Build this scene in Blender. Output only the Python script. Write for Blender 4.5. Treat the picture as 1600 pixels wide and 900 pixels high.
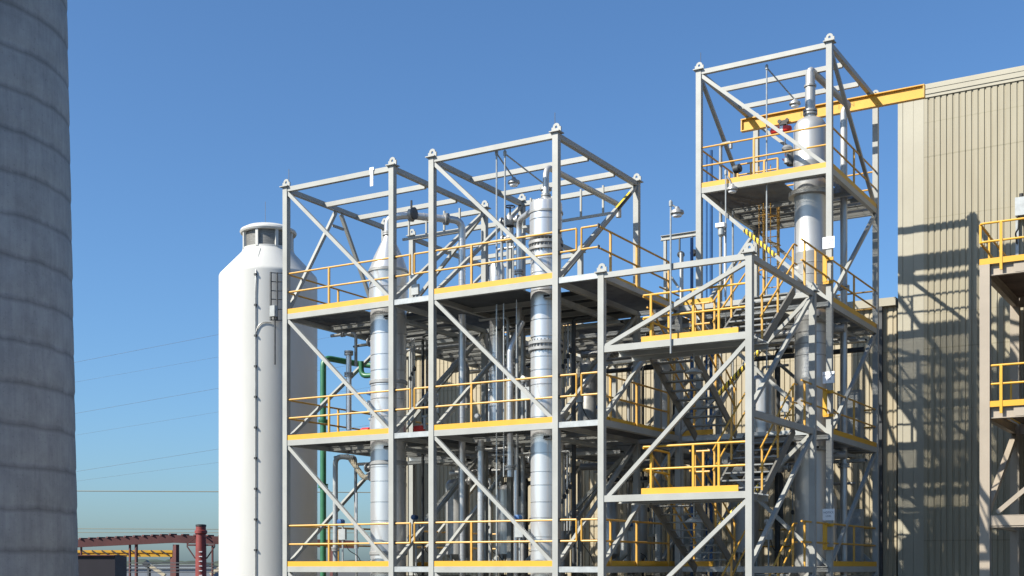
import bpy, bmesh, math, random
from mathutils import Vector, Matrix
random.seed(7)
scene = bpy.context.scene
for o in list(bpy.data.objects): bpy.data.objects.remove(o)
EYE = 3.9                       # camera height; every z below is measured from eye level
F = 1960.0; YAW = math.radians(30.94); SN, CS = math.sin(YAW), math.cos(YAW)
R = math.radians

# ------------------------------------------------------------------ camera
cd = bpy.data.cameras.new('camera'); cam = bpy.data.objects.new('camera', cd)
scene.collection.objects.link(cam); scene.camera = cam
cam.location = (0, 0, EYE); cam.rotation_euler = (R(90), 0, YAW)
cd.sensor_width = 36; cd.lens = 36*F/1600; cd.shift_y = 435/1600
cd.clip_start = 0.1; cd.clip_end = 20000
# ------------------------------------------------------------------ world, sun, exposure
SUNDIR = Vector((2.14, 3.3, -3.15)).normalized()
el = math.asin(-SUNDIR.z)
az = math.atan2(-SUNDIR.x, -SUNDIR.y)          # compass angle of the sun from +Y, clockwise
w = bpy.data.worlds.new('World'); scene.world = w; w.use_nodes = True
nt = w.node_tree; bg = nt.nodes['Background']
sky = nt.nodes.new('ShaderNodeTexSky'); sky.sky_type = 'NISHITA'; sky.sun_disc = False
sky.sun_elevation = el; sky.sun_rotation = az % (2*math.pi)
sky.altitude = 0; sky.air_density = 1.0; sky.dust_density = 1.2; sky.ozone_density = 7.0
wb = nt.nodes.new('ShaderNodeMix'); wb.data_type = 'RGBA'; wb.blend_type = 'MULTIPLY'; wb.inputs[0].default_value = 1   # camera white balance
wb.inputs[7].default_value = (0.83, 0.99, 1.06, 1)
nt.links.new(sky.outputs[0], wb.inputs[6]); nt.links.new(wb.outputs[2], bg.inputs[0]); bg.inputs[1].default_value = 0.09
sl = bpy.data.lights.new('sun', 'SUN'); so = bpy.data.objects.new('sun', sl); scene.collection.objects.link(so)
sl.energy = 5.0; sl.angle = R(0.5); sl.color = (1.0, 0.94, 0.83)
so.rotation_euler = SUNDIR.to_track_quat('-Z', 'Y').to_euler(); so.location = (0, 0, 60)
vs = scene.view_settings; vs.view_transform = 'Standard'; vs.look = 'None'; vs.gamma = 1; vs.exposure = 0.78
scene.render.resolution_x = 1024; scene.render.resolution_y = 576
scene.cycles.max_bounces = 6

# ------------------------------------------------------------------ materials
def mat(name, col, rough=0.6, metal=0.0, var=0.08, scale=3.0, bump=0.0, col2=None, stretch=(1,1,1), fine=0.0, lap=0):
    m = bpy.data.materials.new(name); m.use_nodes = True
    n = m.node_tree.nodes; l = m.node_tree.links; b = n['Principled BSDF']
    tc = n.new('ShaderNodeTexCoord'); mp = n.new('ShaderNodeMapping'); mp.inputs['Scale'].default_value = stretch
    l.new(tc.outputs['Object'], mp.inputs[0])
    nz = n.new('ShaderNodeTexNoise'); nz.inputs['Scale'].default_value = scale; nz.inputs['Detail'].default_value = 6
    nz.inputs['Roughness'].default_value = 0.62
    l.new(mp.outputs[0], nz.inputs['Vector'])
    cr = n.new('ShaderNodeValToRGB'); cr.color_ramp.elements[0].position = 0.3; cr.color_ramp.elements[1].position = 0.7
    c = Vector(col); c2 = Vector(col2) if col2 else c*(1-2*var)
    cr.color_ramp.elements[0].color = (*c2, 1); cr.color_ramp.elements[1].color = (*(c*(1+var*0.4) if not col2 else c), 1)
    l.new(nz.outputs[0], cr.inputs[0]); l.new(cr.outputs[0], b.inputs['Base Color'])
    if lap:        # fastener and sheet-lap rows of the cladding, dirt streaks running down from them
        sx = n.new('ShaderNodeSeparateXYZ'); l.new(tc.outputs['Object'], sx.inputs[0])
        def row(period, width, off):
            a = n.new('ShaderNodeMath'); a.operation = 'ADD'; a.inputs[1].default_value = off; l.new(sx.outputs['Z'], a.inputs[0])
            d = n.new('ShaderNodeMath'); d.operation = 'DIVIDE'; d.inputs[1].default_value = period; l.new(a.outputs[0], d.inputs[0])
            f = n.new('ShaderNodeMath'); f.operation = 'FRACT'; l.new(d.outputs[0], f.inputs[0])
            g = n.new('ShaderNodeMath'); g.operation = 'LESS_THAN'; g.inputs[1].default_value = width/period; l.new(f.outputs[0], g.inputs[0]); return g
        s2 = n.new('ShaderNodeTexNoise'); s2.inputs['Scale'].default_value = 7; s2.inputs['Detail'].default_value = 3
        m2 = n.new('ShaderNodeMapping'); m2.inputs['Scale'].default_value = (1, 1, .06); l.new(tc.outputs['Object'], m2.inputs[0]); l.new(m2.outputs[0], s2.inputs['Vector'])
        c2r = n.new('ShaderNodeValToRGB'); c2r.color_ramp.elements[0].position = .35; c2r.color_ramp.elements[1].position = .65
        c2r.color_ramp.elements[0].color = (.86, .84, .80, 1); c2r.color_ramp.elements[1].color = (1, 1, 1, 1); l.new(s2.outputs[0], c2r.inputs[0])
        mm = n.new('ShaderNodeMix'); mm.data_type = 'RGBA'; mm.blend_type = 'MULTIPLY'; mm.inputs[0].default_value = .8
        l.new(cr.outputs[0], mm.inputs[6]); l.new(c2r.outputs[0], mm.inputs[7])
        last = mm
        for rw, k in ((row(3.05, .03, .3), .86), (row(6.1, .04, 1.4), .78)):
            q = n.new('ShaderNodeMix'); q.data_type = 'RGBA'; q.blend_type = 'MULTIPLY'; l.new(rw.outputs[0], q.inputs[0])
            l.new(last.outputs[2], q.inputs[6]); q.inputs[7].default_value = (k, k, k*.95, 1); last = q
        l.new(last.outputs[2], b.inputs['Base Color'])
    b.inputs['Roughness'].default_value = rough; b.inputs['Metallic'].default_value = metal
    if bump or fine:
        bn = n.new('ShaderNodeBump'); bn.inputs['Strength'].default_value = bump or 0.1; bn.inputs['Distance'].default_value = 0.02
        n2 = n.new('ShaderNodeTexNoise'); n2.inputs['Scale'].default_value = scale*4; n2.inputs['Detail'].default_value = 4
        l.new(mp.outputs[0], n2.inputs['Vector']); l.new(n2.outputs[0], bn.inputs['Height']); l.new(bn.outputs[0], b.inputs['Normal'])
    return m
M = {}
M['steel'] = mat('grey_steel_paint', (0.335, 0.34, 0.318), 0.5, 0, 0.09, 1.3, 0.05)
M['grate'] = mat('dull_grating', (0.13, 0.133, 0.128), 0.6, 0.2, 0.2, 3)
M['galv'] = mat('galvanised_steel', (0.39, 0.41, 0.41), 0.42, 0.25, 0.14, 5.0)
M['deck'] = mat('deck_plate', (0.085, 0.095, 0.105), 0.7, 0.1, 0.25, 1.6, 0.1)
M['yellow'] = mat('yellow_safety_paint', (0.58, 0.315, 0.05), 0.45, 0, 0.10, 3.0)
M['toe'] = mat('yellow_toe_board_paint', (0.62, 0.33, 0.02), 0.5, 0, 0.06, 2.0)
M['clad'] = mat('aluminium_jacketing', (0.64, 0.64, 0.635), 0.3, 0.62, 0.05, 2.0, 0.05, stretch=(1,1,0.4))
M['ss'] = mat('matt_stainless', (0.50, 0.50, 0.485), 0.45, 0.6, 0.05, 1.5, 0.03, stretch=(1,1,0.3))
M['pipe'] = mat('dull_metal_pipe', (0.36, 0.36, 0.35), 0.45, 0.4, 0.12, 4.0)
M['darkpipe'] = mat('dark_metal', (0.07, 0.075, 0.08), 0.5, 0.3, 0.2, 5.0)
M['stringer'] = mat('shade_toned_stair_steel', (0.15, 0.145, 0.13), 0.55, 0, 0.12, 3)  # the shade on the stringers is put into this base colour
M['tread'] = mat('worn_tread_grating', (0.22, 0.23, 0.23), 0.5, 0.2, 0.2, 4)
M['green'] = mat('green_pipe_paint', (0.03, 0.15, 0.07), 0.4, 0, 0.12, 4.0)
M['blue'] = mat('blue_pipe_paint', (0.03, 0.10, 0.26), 0.4, 0, 0.1, 4.0)
M['red'] = mat('red_hoist_paint', (0.72, 0.04, 0.03), 0.4, 0, 0.1, 4.0)
M['white'] = mat('white_paint', (0.54, 0.54, 0.515), 0.55, 0, 0.05, 0.9, 0.02, stretch=(1,1,0.2))
M['peach'] = mat('warm_beige_cladding', (0.40, 0.345, 0.24), 0.55, 0, 0.06, 0.5, 0.0, stretch=(1,1,0.15), lap=1)
M['beige'] = mat('beige_cladding', (0.325, 0.293, 0.21), 0.55, 0, 0.06, 0.5, 0.0, stretch=(1,1,0.15), lap=1)
M['beige_trim'] = mat('pale_beige_trim', (0.355, 0.33, 0.255), 0.55, 0, 0.05, 0.7)
M['tan'] = mat('tan_steel_paint', (0.335, 0.285, 0.225), 0.55, 0, 0.06, 1.5)
M['tanpipe'] = mat('tan_insulation', (0.55, 0.47, 0.33), 0.6, 0, 0.08, 3)
M['redsteel'] = mat('oxide_red_steel', (0.10, 0.028, 0.026), 0.7, 0, 0.2, 0.5)
M['redtower'] = mat('bright_red_steel', (0.22, 0.035, 0.03), 0.6, 0, 0.2, 0.8)
M['black'] = mat('black_rubber', (0.03, 0.03, 0.03), 0.6, 0, 0.2, 4)
M['rust'] = mat('weathered_soffit', (0.14, 0.10, 0.08), 0.8, 0, 0.3, 1.5, 0.2)
M['sign'] = mat('white_sign_plate', (0.80, 0.82, 0.84), 0.4, 0, 0.02, 1)
M['ink'] = mat('grey_lettering', (0.10, 0.12, 0.18), 0.6, 0, 0.02, 1)
M['inkdark'] = mat('brown_stencil', (0.30, 0.16, 0.02), 0.6, 0, 0.02, 1)
M['glass'] = mat('dark_louvre_mesh', (0.20, 0.20, 0.19), 0.5, 0.1, 0.25, 6, stretch=(1,1,6))
M['ground'] = mat('gravel_yard', (0.075, 0.07, 0.062), 0.9, 0, 0.2, 0.3, 0.3)
M['wood'] = mat('distant_trees', (0.055, 0.075, 0.05), 0.9, 0, 0.3, 0.05)
M['cable'] = mat('cable_metal', (0.14, 0.145, 0.15), 0.5, 0.4, 0.1, 0.2)
M['cableb'] = mat('brass_cable', (0.24, 0.20, 0.12), 0.5, 0.2, 0.1, 0.2)
M['bluebox'] = mat('dark_blue_container', (0.012, 0.009, 0.016), 0.6, 0, 0.2, 1)
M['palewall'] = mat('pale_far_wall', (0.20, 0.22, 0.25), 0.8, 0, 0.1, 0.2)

def stripe_mat():
    m = bpy.data.materials.new('black_yellow_stripes'); m.use_nodes = True
    n = m.node_tree.nodes; l = m.node_tree.links; b = n['Principled BSDF']
    tc = n.new('ShaderNodeTexCoord'); sx = n.new('ShaderNodeSeparateXYZ'); l.new(tc.outputs['Object'], sx.inputs[0])
    ml = n.new('ShaderNodeMath'); ml.operation = 'MULTIPLY'; ml.inputs[1].default_value = 9.5; l.new(sx.outputs['X'], ml.inputs[0])
    fr = n.new('ShaderNodeMath'); fr.operation = 'FRACT'; l.new(ml.outputs[0], fr.inputs[0])
    gt = n.new('ShaderNodeMath'); gt.operation = 'GREATER_THAN'; gt.inputs[1].default_value = 0.5; l.new(fr.outputs[0], gt.inputs[0])
    mx = n.new('ShaderNodeMix'); mx.data_type = 'RGBA'; l.new(gt.outputs[0], mx.inputs[0])
    mx.inputs[6].default_value = (0.02, 0.02, 0.02, 1); mx.inputs[7].default_value = (0.85, 0.60, 0.03, 1)
    l.new(mx.outputs[2], b.inputs['Base Color']); b.inputs['Roughness'].default_value = 0.6
    return m
M['stripe'] = stripe_mat()

def concrete_mat():
    m = bpy.data.materials.new('stained_concrete'); m.use_nodes = True
    n = m.node_tree.nodes; l = m.node_tree.links; b = n['Principled BSDF']
    tc = n.new('ShaderNodeTexCoord')
    def noise(sc, st, det=8, ro=0.65):
        mp = n.new('ShaderNodeMapping'); mp.inputs['Scale'].default_value = st; l.new(tc.outputs['Object'], mp.inputs[0])
        z = n.new('ShaderNodeTexNoise'); z.inputs['Scale'].default_value = sc; z.inputs['Detail'].default_value = det
        z.inputs['Roughness'].default_value = ro; l.new(mp.outputs[0], z.inputs['Vector']); return z
    a = noise(0.9, (1, 1, 1)); s = noise(2.2, (2.4, 2.4, 0.18)); g = noise(14, (1, 1, 1), 4)
    r1 = n.new('ShaderNodeValToRGB'); r1.color_ramp.elements[0].position = 0.32; r1.color_ramp.elements[1].position = 0.68
    r1.color_ramp.elements[0].color = (0.30, 0.298, 0.298, 1); r1.color_ramp.elements[1].color = (0.42, 0.417, 0.415, 1); l.new(a.outputs[0], r1.inputs[0])
    r2 = n.new('ShaderNodeValToRGB'); r2.color_ramp.elements[0].position = 0.35; r2.color_ramp.elements[1].position = 0.6
    r2.color_ramp.elements[0].color = (0.86, 0.86, 0.88, 1); r2.color_ramp.elements[1].color = (1, 1, 1, 1); l.new(s.outputs[0], r2.inputs[0])
    mx = n.new('ShaderNodeMix'); mx.data_type = 'RGBA'; mx.blend_type = 'MULTIPLY'; mx.inputs[0].default_value = 1
    l.new(r1.outputs[0], mx.inputs[6]); l.new(r2.outputs[0], mx.inputs[7])
    # damp stain that starts at every pour joint, ragged below it
    sx = n.new('ShaderNodeSeparateXYZ'); l.new(tc.outputs['Object'], sx.inputs[0])
    dv = n.new('ShaderNodeMath'); dv.operation = 'DIVIDE'; dv.inputs[1].default_value = 1.55; l.new(sx.outputs['Z'], dv.inputs[0])
    wob = n.new('ShaderNodeMath'); wob.operation = 'MULTIPLY_ADD'; wob.inputs[1].default_value = 0.22; l.new(a.outputs[0], wob.inputs[0]); l.new(dv.outputs[0], wob.inputs[2])
    fr = n.new('ShaderNodeMath'); fr.operation = 'FRACT'; l.new(wob.outputs[0], fr.inputs[0])
    r3 = n.new('ShaderNodeValToRGB'); e = r3.color_ramp.elements
    e[0].position = 0.0; e[0].color = (0.62, 0.60, 0.58, 1); e[1].position = 0.12; e[1].color = (1, 1, 1, 1)
    k = e.new(0.9); k.color = (0.95, 0.95, 0.96, 1); k = e.new(1.0); k.color = (0.50, 0.49, 0.48, 1)
    l.new(fr.outputs[0], r3.inputs[0])
    m2 = n.new('ShaderNodeMix'); m2.data_type = 'RGBA'; m2.blend_type = 'MULTIPLY'; m2.inputs[0].default_value = 0.8
    l.new(mx.outputs[2], m2.inputs[6]); l.new(r3.outputs[0], m2.inputs[7])
    # small pits
    pz = noise(8.0, (1, 1, 1.4), 4, 0.8)
    r4 = n.new('ShaderNodeValToRGB'); r4.color_ramp.elements[0].position = 0.60; r4.color_ramp.elements[1].position = 0.70
    r4.color_ramp.elements[0].color = (1, 1, 1, 1); r4.color_ramp.elements[1].color = (0.55, 0.56, 0.58, 1); l.new(pz.outputs[0], r4.inputs[0])
    m3 = n.new('ShaderNodeMix'); m3.data_type = 'RGBA'; m3.blend_type = 'MULTIPLY'; m3.inputs[0].default_value = 0.9
    l.new(m2.outputs[2], m3.inputs[6]); l.new(r4.outputs[0], m3.inputs[7])
    l.new(m3.outputs[2], b.inputs['Base Color']); b.inputs['Roughness'].default_value = 0.9
    bp = n.new('ShaderNodeBump'); bp.inputs['Strength'].default_value = 0.6; bp.inputs['Distance'].default_value = 0.05
    l.new(g.outputs[0], bp.inputs['Height']); l.new(bp.outputs[0], b.inputs['Normal'])
    return m
M['concrete'] = concrete_mat()

# ------------------------------------------------------------------ helpers
ORG = {}
def V(*a): return Vector(a)
def at(px, Y, py=None):
    """A point of the world plane at depth Y that the photograph shows at pixel (px, py)."""
    u = (px-800)/F; a, b = -SN+u*CS, CS+u*SN; t = Y/b
    return Vector((a*t, Y, 0 if py is None else (885-py)*t/F))
def camdir(px, d, py):
    u = (px-800)/F
    return Vector((-SN*d+CS*u*d, CS*d+SN*u*d, (885-py)*d/F))

class MB:
    def __init__(s): s.v = []; s.f = []
    def add(s, vs, fs):
        n = len(s.v); s.v += [tuple(x) for x in vs]; s.f += [tuple(i+n for i in q) for q in fs]
    def box(s, x0, x1, y0, y1, z0, z1):
        vs = [(x, y, z) for z in (z0, z1) for y in (y0, y1) for x in (x0, x1)]
        s.add(vs, [(0,2,3,1), (4,5,7,6), (0,1,5,4), (2,6,7,3), (0,4,6,2), (1,3,7,5)]); return s
    def bar(s, p, q, wd, ht, up=(0,0,1)):
        p = Vector(p); q = Vector(q); d = (q-p).normalized(); up = Vector(up)
        sd = d.cross(up)
        if sd.length < 1e-4: sd = d.cross(Vector((0,1,0)))
        sd.normalize(); u = sd.cross(d)
        c = [(sd*a*wd/2 + u*b*ht/2) for a, b in ((-1,-1), (1,-1), (1,1), (-1,1))]
        s.add([p+x for x in c]+[q+x for x in c], [(0,1,2,3), (7,6,5,4), (0,4,5,1), (1,5,6,2), (2,6,7,3), (3,7,4,0)]); return s
    def chan(s, p, q, wd, ht, t=0.014):
        """I-beam along a horizontal line p-q (p, q at mid height)"""
        p = Vector(p); q = Vector(q); d = (q-p).normalized()
        s.bar(p+V(0,0,ht/2-t/2), q+V(0,0,ht/2-t/2), wd, t)
        s.bar(p-V(0,0,ht/2-t/2), q-V(0,0,ht/2-t/2), wd, t)
        s.bar(p, q, t, ht-2*t-0.001); return s
    def tube(s, pts, r, n=10, fillet=0.0, caps=True):
        pts = [Vector(p) for p in pts]
        if fillet > 0 and len(pts) > 2:
            out = [pts[0]]
            for i in range(1, len(pts)-1):
                a = pts[i-1]-pts[i]; b = pts[i+1]-pts[i]; la, lb = a.length, b.length; a.normalize(); b.normalize()
                if abs(a.dot(b)) > 0.999: out.append(pts[i]); continue
                k = min(fillet, la*0.49, lb*0.49)
                p0, p1 = pts[i]+a*k, pts[i]+b*k
                for j in range(6):
                    t = j/5; out.append(p0*(1-t)**2 + pts[i]*2*t*(1-t) + p1*t*t)
            out.append(pts[-1]); pts = out
        rings = []; N = len(pts); side = None
        for i, p in enumerate(pts):
            if i == 0: d = pts[1]-p
            elif i == N-1: d = p-pts[i-1]
            else: d = (pts[i+1]-p).normalized()+(p-pts[i-1]).normalized()
            d.normalize()
            if side is None: side = d.cross(Vector((0,0,1)))
            else: side = side - d*side.dot(d)
            if side.length < 1e-3: side = d.cross(Vector((0,1,0)))
            side.normalize(); u = d.cross(side)
            k = 1.0
            if 0 < i < N-1:
                c = (pts[i+1]-p).normalized().dot((p-pts[i-1]).normalized()); k = 1/max(0.35, math.sqrt(max(0.01, (1+c)/2)))
                k = min(k, 1.45)
            rings.append([p+(side*math.cos(2*math.pi*j/n)+u*math.sin(2*math.pi*j/n))*r*(k if k < 1.1 else 1) for j in range(n)])
        vs = [x for rg in rings for x in rg]
        fs = [(i*n+j, i*n+(j+1)%n, (i+1)*n+(j+1)%n, (i+1)*n+j) for i in range(N-1) for j in range(n)]
        if caps: fs += [tuple(range(n-1, -1, -1)), tuple((N-1)*n+j for j in range(n))]
        s.add(vs, fs); return s
    def lathe(s, c, prof, n=32, axis=(0,0,1)):
        """prof: (radius, height) pairs along axis from c"""
        c = Vector(c); ax = Vector(axis).normalized(); q = ax.to_track_quat('Z', 'Y')
        vs = []; N = len(prof)
        for r, h in prof:
            for j in range(n):
                a = 2*math.pi*j/n; vs.append(c + q @ Vector((max(r, 1e-4)*math.cos(a), max(r, 1e-4)*math.sin(a), h)))
        fs = [(i*n+j, i*n+(j+1)%n, (i+1)*n+(j+1)%n, (i+1)*n+j) for i in range(N-1) for j in range(n)]
        fs += [tuple(range(n-1, -1, -1)), tuple((N-1)*n+j for j in range(n))]
        s.add(vs, fs); return s
    def flange(s, p, d, r, t=0.05, n=14):
        d = Vector(d).normalized(); s.lathe(Vector(p)-d*t/2, [(r, 0), (r, t)], n, d); return s
    def build(s, name, m, parent=None, smooth=True):
        me = bpy.data.meshes.new(name)
        org = ORG.get(parent.name, Vector((0,0,0))) if parent else None
        if org is None:
            xs = [v[0] for v in s.v]; ys = [v[1] for v in s.v]; zs = [v[2] for v in s.v]
            org = Vector(((min(xs)+max(xs))/2, (min(ys)+max(ys))/2, min(zs)))
        me.from_pydata([(x-org.x, y-org.y, z-org.z) for x, y, z in s.v], [], s.f)
        me.materials.append(m if not isinstance(m, str) else M[m])
        bm = bmesh.new(); bm.from_mesh(me); bmesh.ops.recalc_face_normals(bm, faces=bm.faces); bm.to_mesh(me); bm.free()
        o = bpy.data.objects.new(name, me); scene.collection.objects.link(o)
        if smooth:
            me.polygons.foreach_set('use_smooth', [True]*len(me.polygons)); me.set_sharp_from_angle(angle=R(32))
        if parent: o.parent = parent; ORG[o.name] = org
        else: o.location = (org.x, org.y, org.z+EYE); ORG[o.name] = org
        return o
def tag(o, label=None, cat=None, group=None, kind=None):
    if label: o['label'] = label
    if cat: o['category'] = cat
    if group: o['group'] = group
    if kind: o['kind'] = kind
    return o
def empty(name, loc, label, cat, group=None):
    o = bpy.data.objects.new(name, None); scene.collection.objects.link(o)
    loc = Vector(loc); o.location = (loc.x, loc.y, loc.z+EYE); o.empty_display_size = 0.3
    ORG[o.name] = loc; tag(o, label, cat, group); return o

GZ = -EYE
L = [-3.54, 0.0, 3.54, 7.08]; TOP = 10.65
AX0, AX1, BX0, BX1, CX0, CX1 = -23.58, -19.89, -18.60, -14.91, -13.66, -9.94
Y0, Y1, Y2, Y3 = 27.0, 31.6, 33.07, 37.7
CW = 0.155                      # column width

# ------------------------------------------------------------------ ground and far setting
g = MB(); g.box(-3000, 3000, -800, 6000, GZ-0.5, GZ); tag(g.build('ground', 'ground', smooth=False), kind='structure')
pv = MB(); pv.box(-60, 16, 18, 40.9, GZ, GZ+0.02); tag(pv.build('concrete_pad', mat('yard_concrete', (0.085, 0.083, 0.08), 0.9, 0, 0.15, 0.6), smooth=False), kind='structure')

# distant wood on the horizon
tw = MB()
for i in range(420):
    a = R(random.uniform(-8, 62)); d = random.uniform(900, 1500)
    x = -math.sin(a)*d; y = math.cos(a)*d; h = random.uniform(5, 10); r = random.uniform(10, 26)
    prof = [(r*random.uniform(.8,1), 0), (r*random.uniform(.85,1.1), h*.45), (r*random.uniform(.5,.8), h*.8), (r*.12, h)]
    tw.lathe((x, y, GZ), prof, 9)
tag(tw.build('distant_wood', 'wood'), 'low dark line of far trees along the horizon', 'trees', kind='stuff')

# ------------------------------------------------------------------ concrete stacks
def stack(cx, cy, r0, label):
    t = empty('concrete_stack', (cx, cy, GZ), label, 'stack')
    m = MB(); prof = []; z = GZ; k = 0
    rnd = random.Random(3)
    while z < 52:
        def rad(zz): return r0 - 0.0189*zz
        dr = rnd.uniform(-0.008, 0.008)
        prof += [(rad(z)+dr-0.012, z-GZ), (rad(z)+dr+0.008, z+0.12-GZ), (rad(z+0.6)+dr+0.008, z+0.6-GZ), (rad(z+1.1)+dr+0.002, z+1.1-GZ), (rad(z+1.45)+dr-0.012, z+1.45-GZ)]
        z += 1.55
    m.lathe((cx, cy, GZ), prof, 96); m.build('shell', 'concrete', t)
    c = MB(); r = r0-0.0189*52
    c.lathe((cx, cy, 51.6), [(r+.25, 0), (r+.3, .2), (r+.3, .9), (r-.3, .95), (r-.35, .2)], 64); c.build('rim', 'concrete', t)
    return t
stack(-44.65, 30.4, 5.4, 'huge shaded concrete stack with ring joints at the left edge')
stack(-53.4, 17.0, 5.9, 'unseen concrete stack added outside the left edge to shade the first')  # added out of view, only to cast shade on the visible stack

# ------------------------------------------------------------------ white tank
TX, TY, TR = -31.31, 34.86, 1.775
t = empty('white_tank', (TX, TY, GZ), 'tall white cylindrical tank with cone shoulder and vented cap', 'tank')
m = MB()
pr = [(TR, 0)]
zz = 0
while zz < 10.5-GZ-1.2:
    zz += 1.2; pr += [(TR, zz)]
pr += [(TR, 10.55-GZ), (TR-0.03, 10.62-GZ), (0.97, 11.45-GZ), (0.94, 11.52-GZ)]
m.lathe((TX, TY, GZ), pr, 72); m.build('shell', 'white', t)
m = MB(); m.lathe((TX, TY, 11.5), [(0.93, 0), (0.93, 0.09), (0.90, 0.10), (0.90, 0)], 48)
for i in range(8):
    a = 2*math.pi*(i+.35)/8; x, y = TX+0.90*math.cos(a), TY+0.90*math.sin(a)
    m.bar((x, y, 11.55), (x, y, 12.2), 0.1, 0.1, up=(math.cos(a), math.sin(a), 0))
m.build('louvre_frame', 'white', t)
m = MB(); m.lathe((TX, TY, 11.55), [(0.85, 0), (0.85, 0.64)], 48); m.build('louvre_panel', 'glass', t)
m = MB(); m.lathe((TX, TY, 12.16), [(0.93, 0), (1.0, 0.0), (1.03, 0.06), (1.0, 0.13), (0.8, 0.24), (0.5, 0.32), (0.2, 0.36), (0.0, 0.37)], 48); m.build('cap', 'white', t)
def onTank(px, r=TR+0.03):
    u = (px-800)/F; dx, dy = -SN+u*CS, CS+u*SN; n = math.hypot(dx, dy); dx /= n; dy /= n
    b = dx*TX+dy*TY; c = TX*TX+TY*TY-r*r; s = b-math.sqrt(max(0, b*b-c)); return V(dx*s, dy*s, 0)
m = MB(); p = onTank(399)
pts = [p+V(0,0,z) for z in (GZ+0.3, 9.6)] + [onTank(400)+V(0,0,10.4), onTank(402, 1.5)+V(0,0,10.85), onTank(407, 1.02)+V(0,0,11.4)]
m.tube(pts, 0.02, 6)
m.build('conduit', 'galv', t)
m = MB()
for k in range(13):
    z = -2.7+k*1.08; m.box(p.x-.045, p.x+.045, p.y-.03, p.y+.04, z, z+0.07)
m.build('clip', 'darkpipe', t)
m = MB(); q = [onTank(399)+V(0,0,8.2), onTank(404)+V(0,0,8.5), onTank(412)+V(0,0,8.62), onTank(424)+V(0,0,8.6)]
m.tube(q, 0.016, 6, 0.1); m.build('branch_conduit', 'pipe', t)
m = MB(); m.tube([(TX-.15, TY, 12.5), (TX-.15, TY, 13.4)], 0.008, 5); m.build('lightning_rod', 'cable', t)
# access frame standing off the tank shell
t2 = empty('tank_access_frame', onTank(434, TR+.25)+V(0,0,6.3), 'dark square ladder frame and control box fixed to the white tank', 'ladder frame')
a0, a1, a2 = onTank(423, TR+.16), onTank(433, TR+.16), onTank(447, TR+.3)
m = MB()
for q in (a0, a1, a2): m.bar(q+V(0,0,8.65), q+V(0,0,10.35), 0.05, 0.05)
m.build('post', 'darkpipe', t2)
for z in (8.67, 9.05, 9.4, 9.7, 10.02, 10.33):
    m = MB(); m.tube([a0+V(0,0,z), a1+V(0,0,z), a2+V(0,0,z)], 0.018, 6); m.build('rung', 'darkpipe', t2)
m = MB(); b0 = onTank(429.5, TR+.16); m.box(b0.x-.11, b0.x+.11, b0.y-.15, b0.y+.02, 8.78, 9.16); m.build('control_box', 'galv', t2)
m = MB(); m.tube([b0+V(0,0,8.78), b0+V(0,0,7.1)], 0.03, 6); m.build('conduit', 'darkpipe', t2)

# ------------------------------------------------------------------ buildings
def ribbed(x0, x1, y, z0, z1, pitch=0.19, dep=0.032):
    m = MB(); x = x0; row = []
    while x < x1-0.01:
        for fx, fy in ((0, 0), (0.66, 0), (0.74, dep), (0.92, dep)):
            row.append((min(x+fx*pitch, x1), y+fy))
        x += pitch
    row.append((x1, y))
    vs = [(a, b, z0) for a, b in row]+[(a, b, z1) for a, b in row]; n = len(row)
    m.add(vs, [(i, i+1, n+i+1, n+i) for i in range(n-1)]); return m
YW = 41.0
t = empty('warehouse', (2, 50, GZ), 'tall beige corrugated building at the right', 'building')
ribbed(-9.30, 14.0, YW, GZ, 14.95).build('wall', 'beige', t, smooth=False)
m = MB(); m.box(-9.28, 14, YW+0.05, YW+24, GZ, 14.93); m.box(-10.02, -9.27, YW+.02, YW+24, GZ, 14.9); m.build('side_wall', 'beige', t, smooth=False)
m = MB(); m.box(-10.10, -9.95, YW-0.012, YW+.05, GZ, 14.97); m.box(-9.94, -9.62, YW+0.003, YW+.04, GZ, 14.97); m.box(-9.61, -9.29, YW-0.008, YW+.04, GZ, 14.97)
m.box(-10.10, -10.02, YW+.052, YW+.3, GZ, 14.97); m.build('corner_trim', 'beige_trim', t, smooth=False)
m = MB(); m.box(-10.14, 14.1, YW-0.06, YW+0.1, 15.0, 15.16); m.box(-10.16, 14.1, YW-0.075, YW+24.1, 15.161, 15.29); m.box(-9.28, 14.1, YW-0.035, YW+.1, 14.9, 14.998)
m.build('eaves_trim', 'beige_trim', t, smooth=False)
m = MB(); m.box(-10.1, 14.05, YW-0.05+.02, YW+24, 15.291, 15.33); m.build('roof', 'beige_trim', t, smooth=False)
t = empty('low_warehouse', (-20, 50, GZ), 'low beige corrugated building seen behind the steel frames', 'building')
ribbed(-29.6, -10.16, YW+0.05, GZ, 8.4).build('wall', 'peach', t, smooth=False)
m = MB(); m.box(-29.58, -10.17, YW+0.1, YW+20, GZ, 8.38); m.build('rear_wall', 'beige', t, smooth=False)
m = MB(); m.box(-29.7, -10.15, YW-0.12, YW+.2, 8.4, 8.66); m.box(-29.68, -29.45, YW+.0, YW+.08, GZ, 8.4); m.build('eaves_trim', 'beige_trim', t, smooth=False)
m = MB(); m.box(-29.7, -10.15, YW+.2, YW+20.1, 8.45, 8.62); m.build('roof', 'galv', t, smooth=False)
m = MB(); m.box(-10.70, -10.58, YW-0.12, YW+.03, GZ, 8.39); m.build('downpipe', 'darkpipe', t, smooth=False)
for bx in ((-17.2, -15.3, 3.1, 4.0), (-20.5, -19.3, 0.2, 1.6)):
    m = MB(); m.box(bx[0], bx[1], YW-.15, YW+.045, bx[2], bx[3]); m.build('wall_box', 'galv', t, smooth=False)

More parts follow.
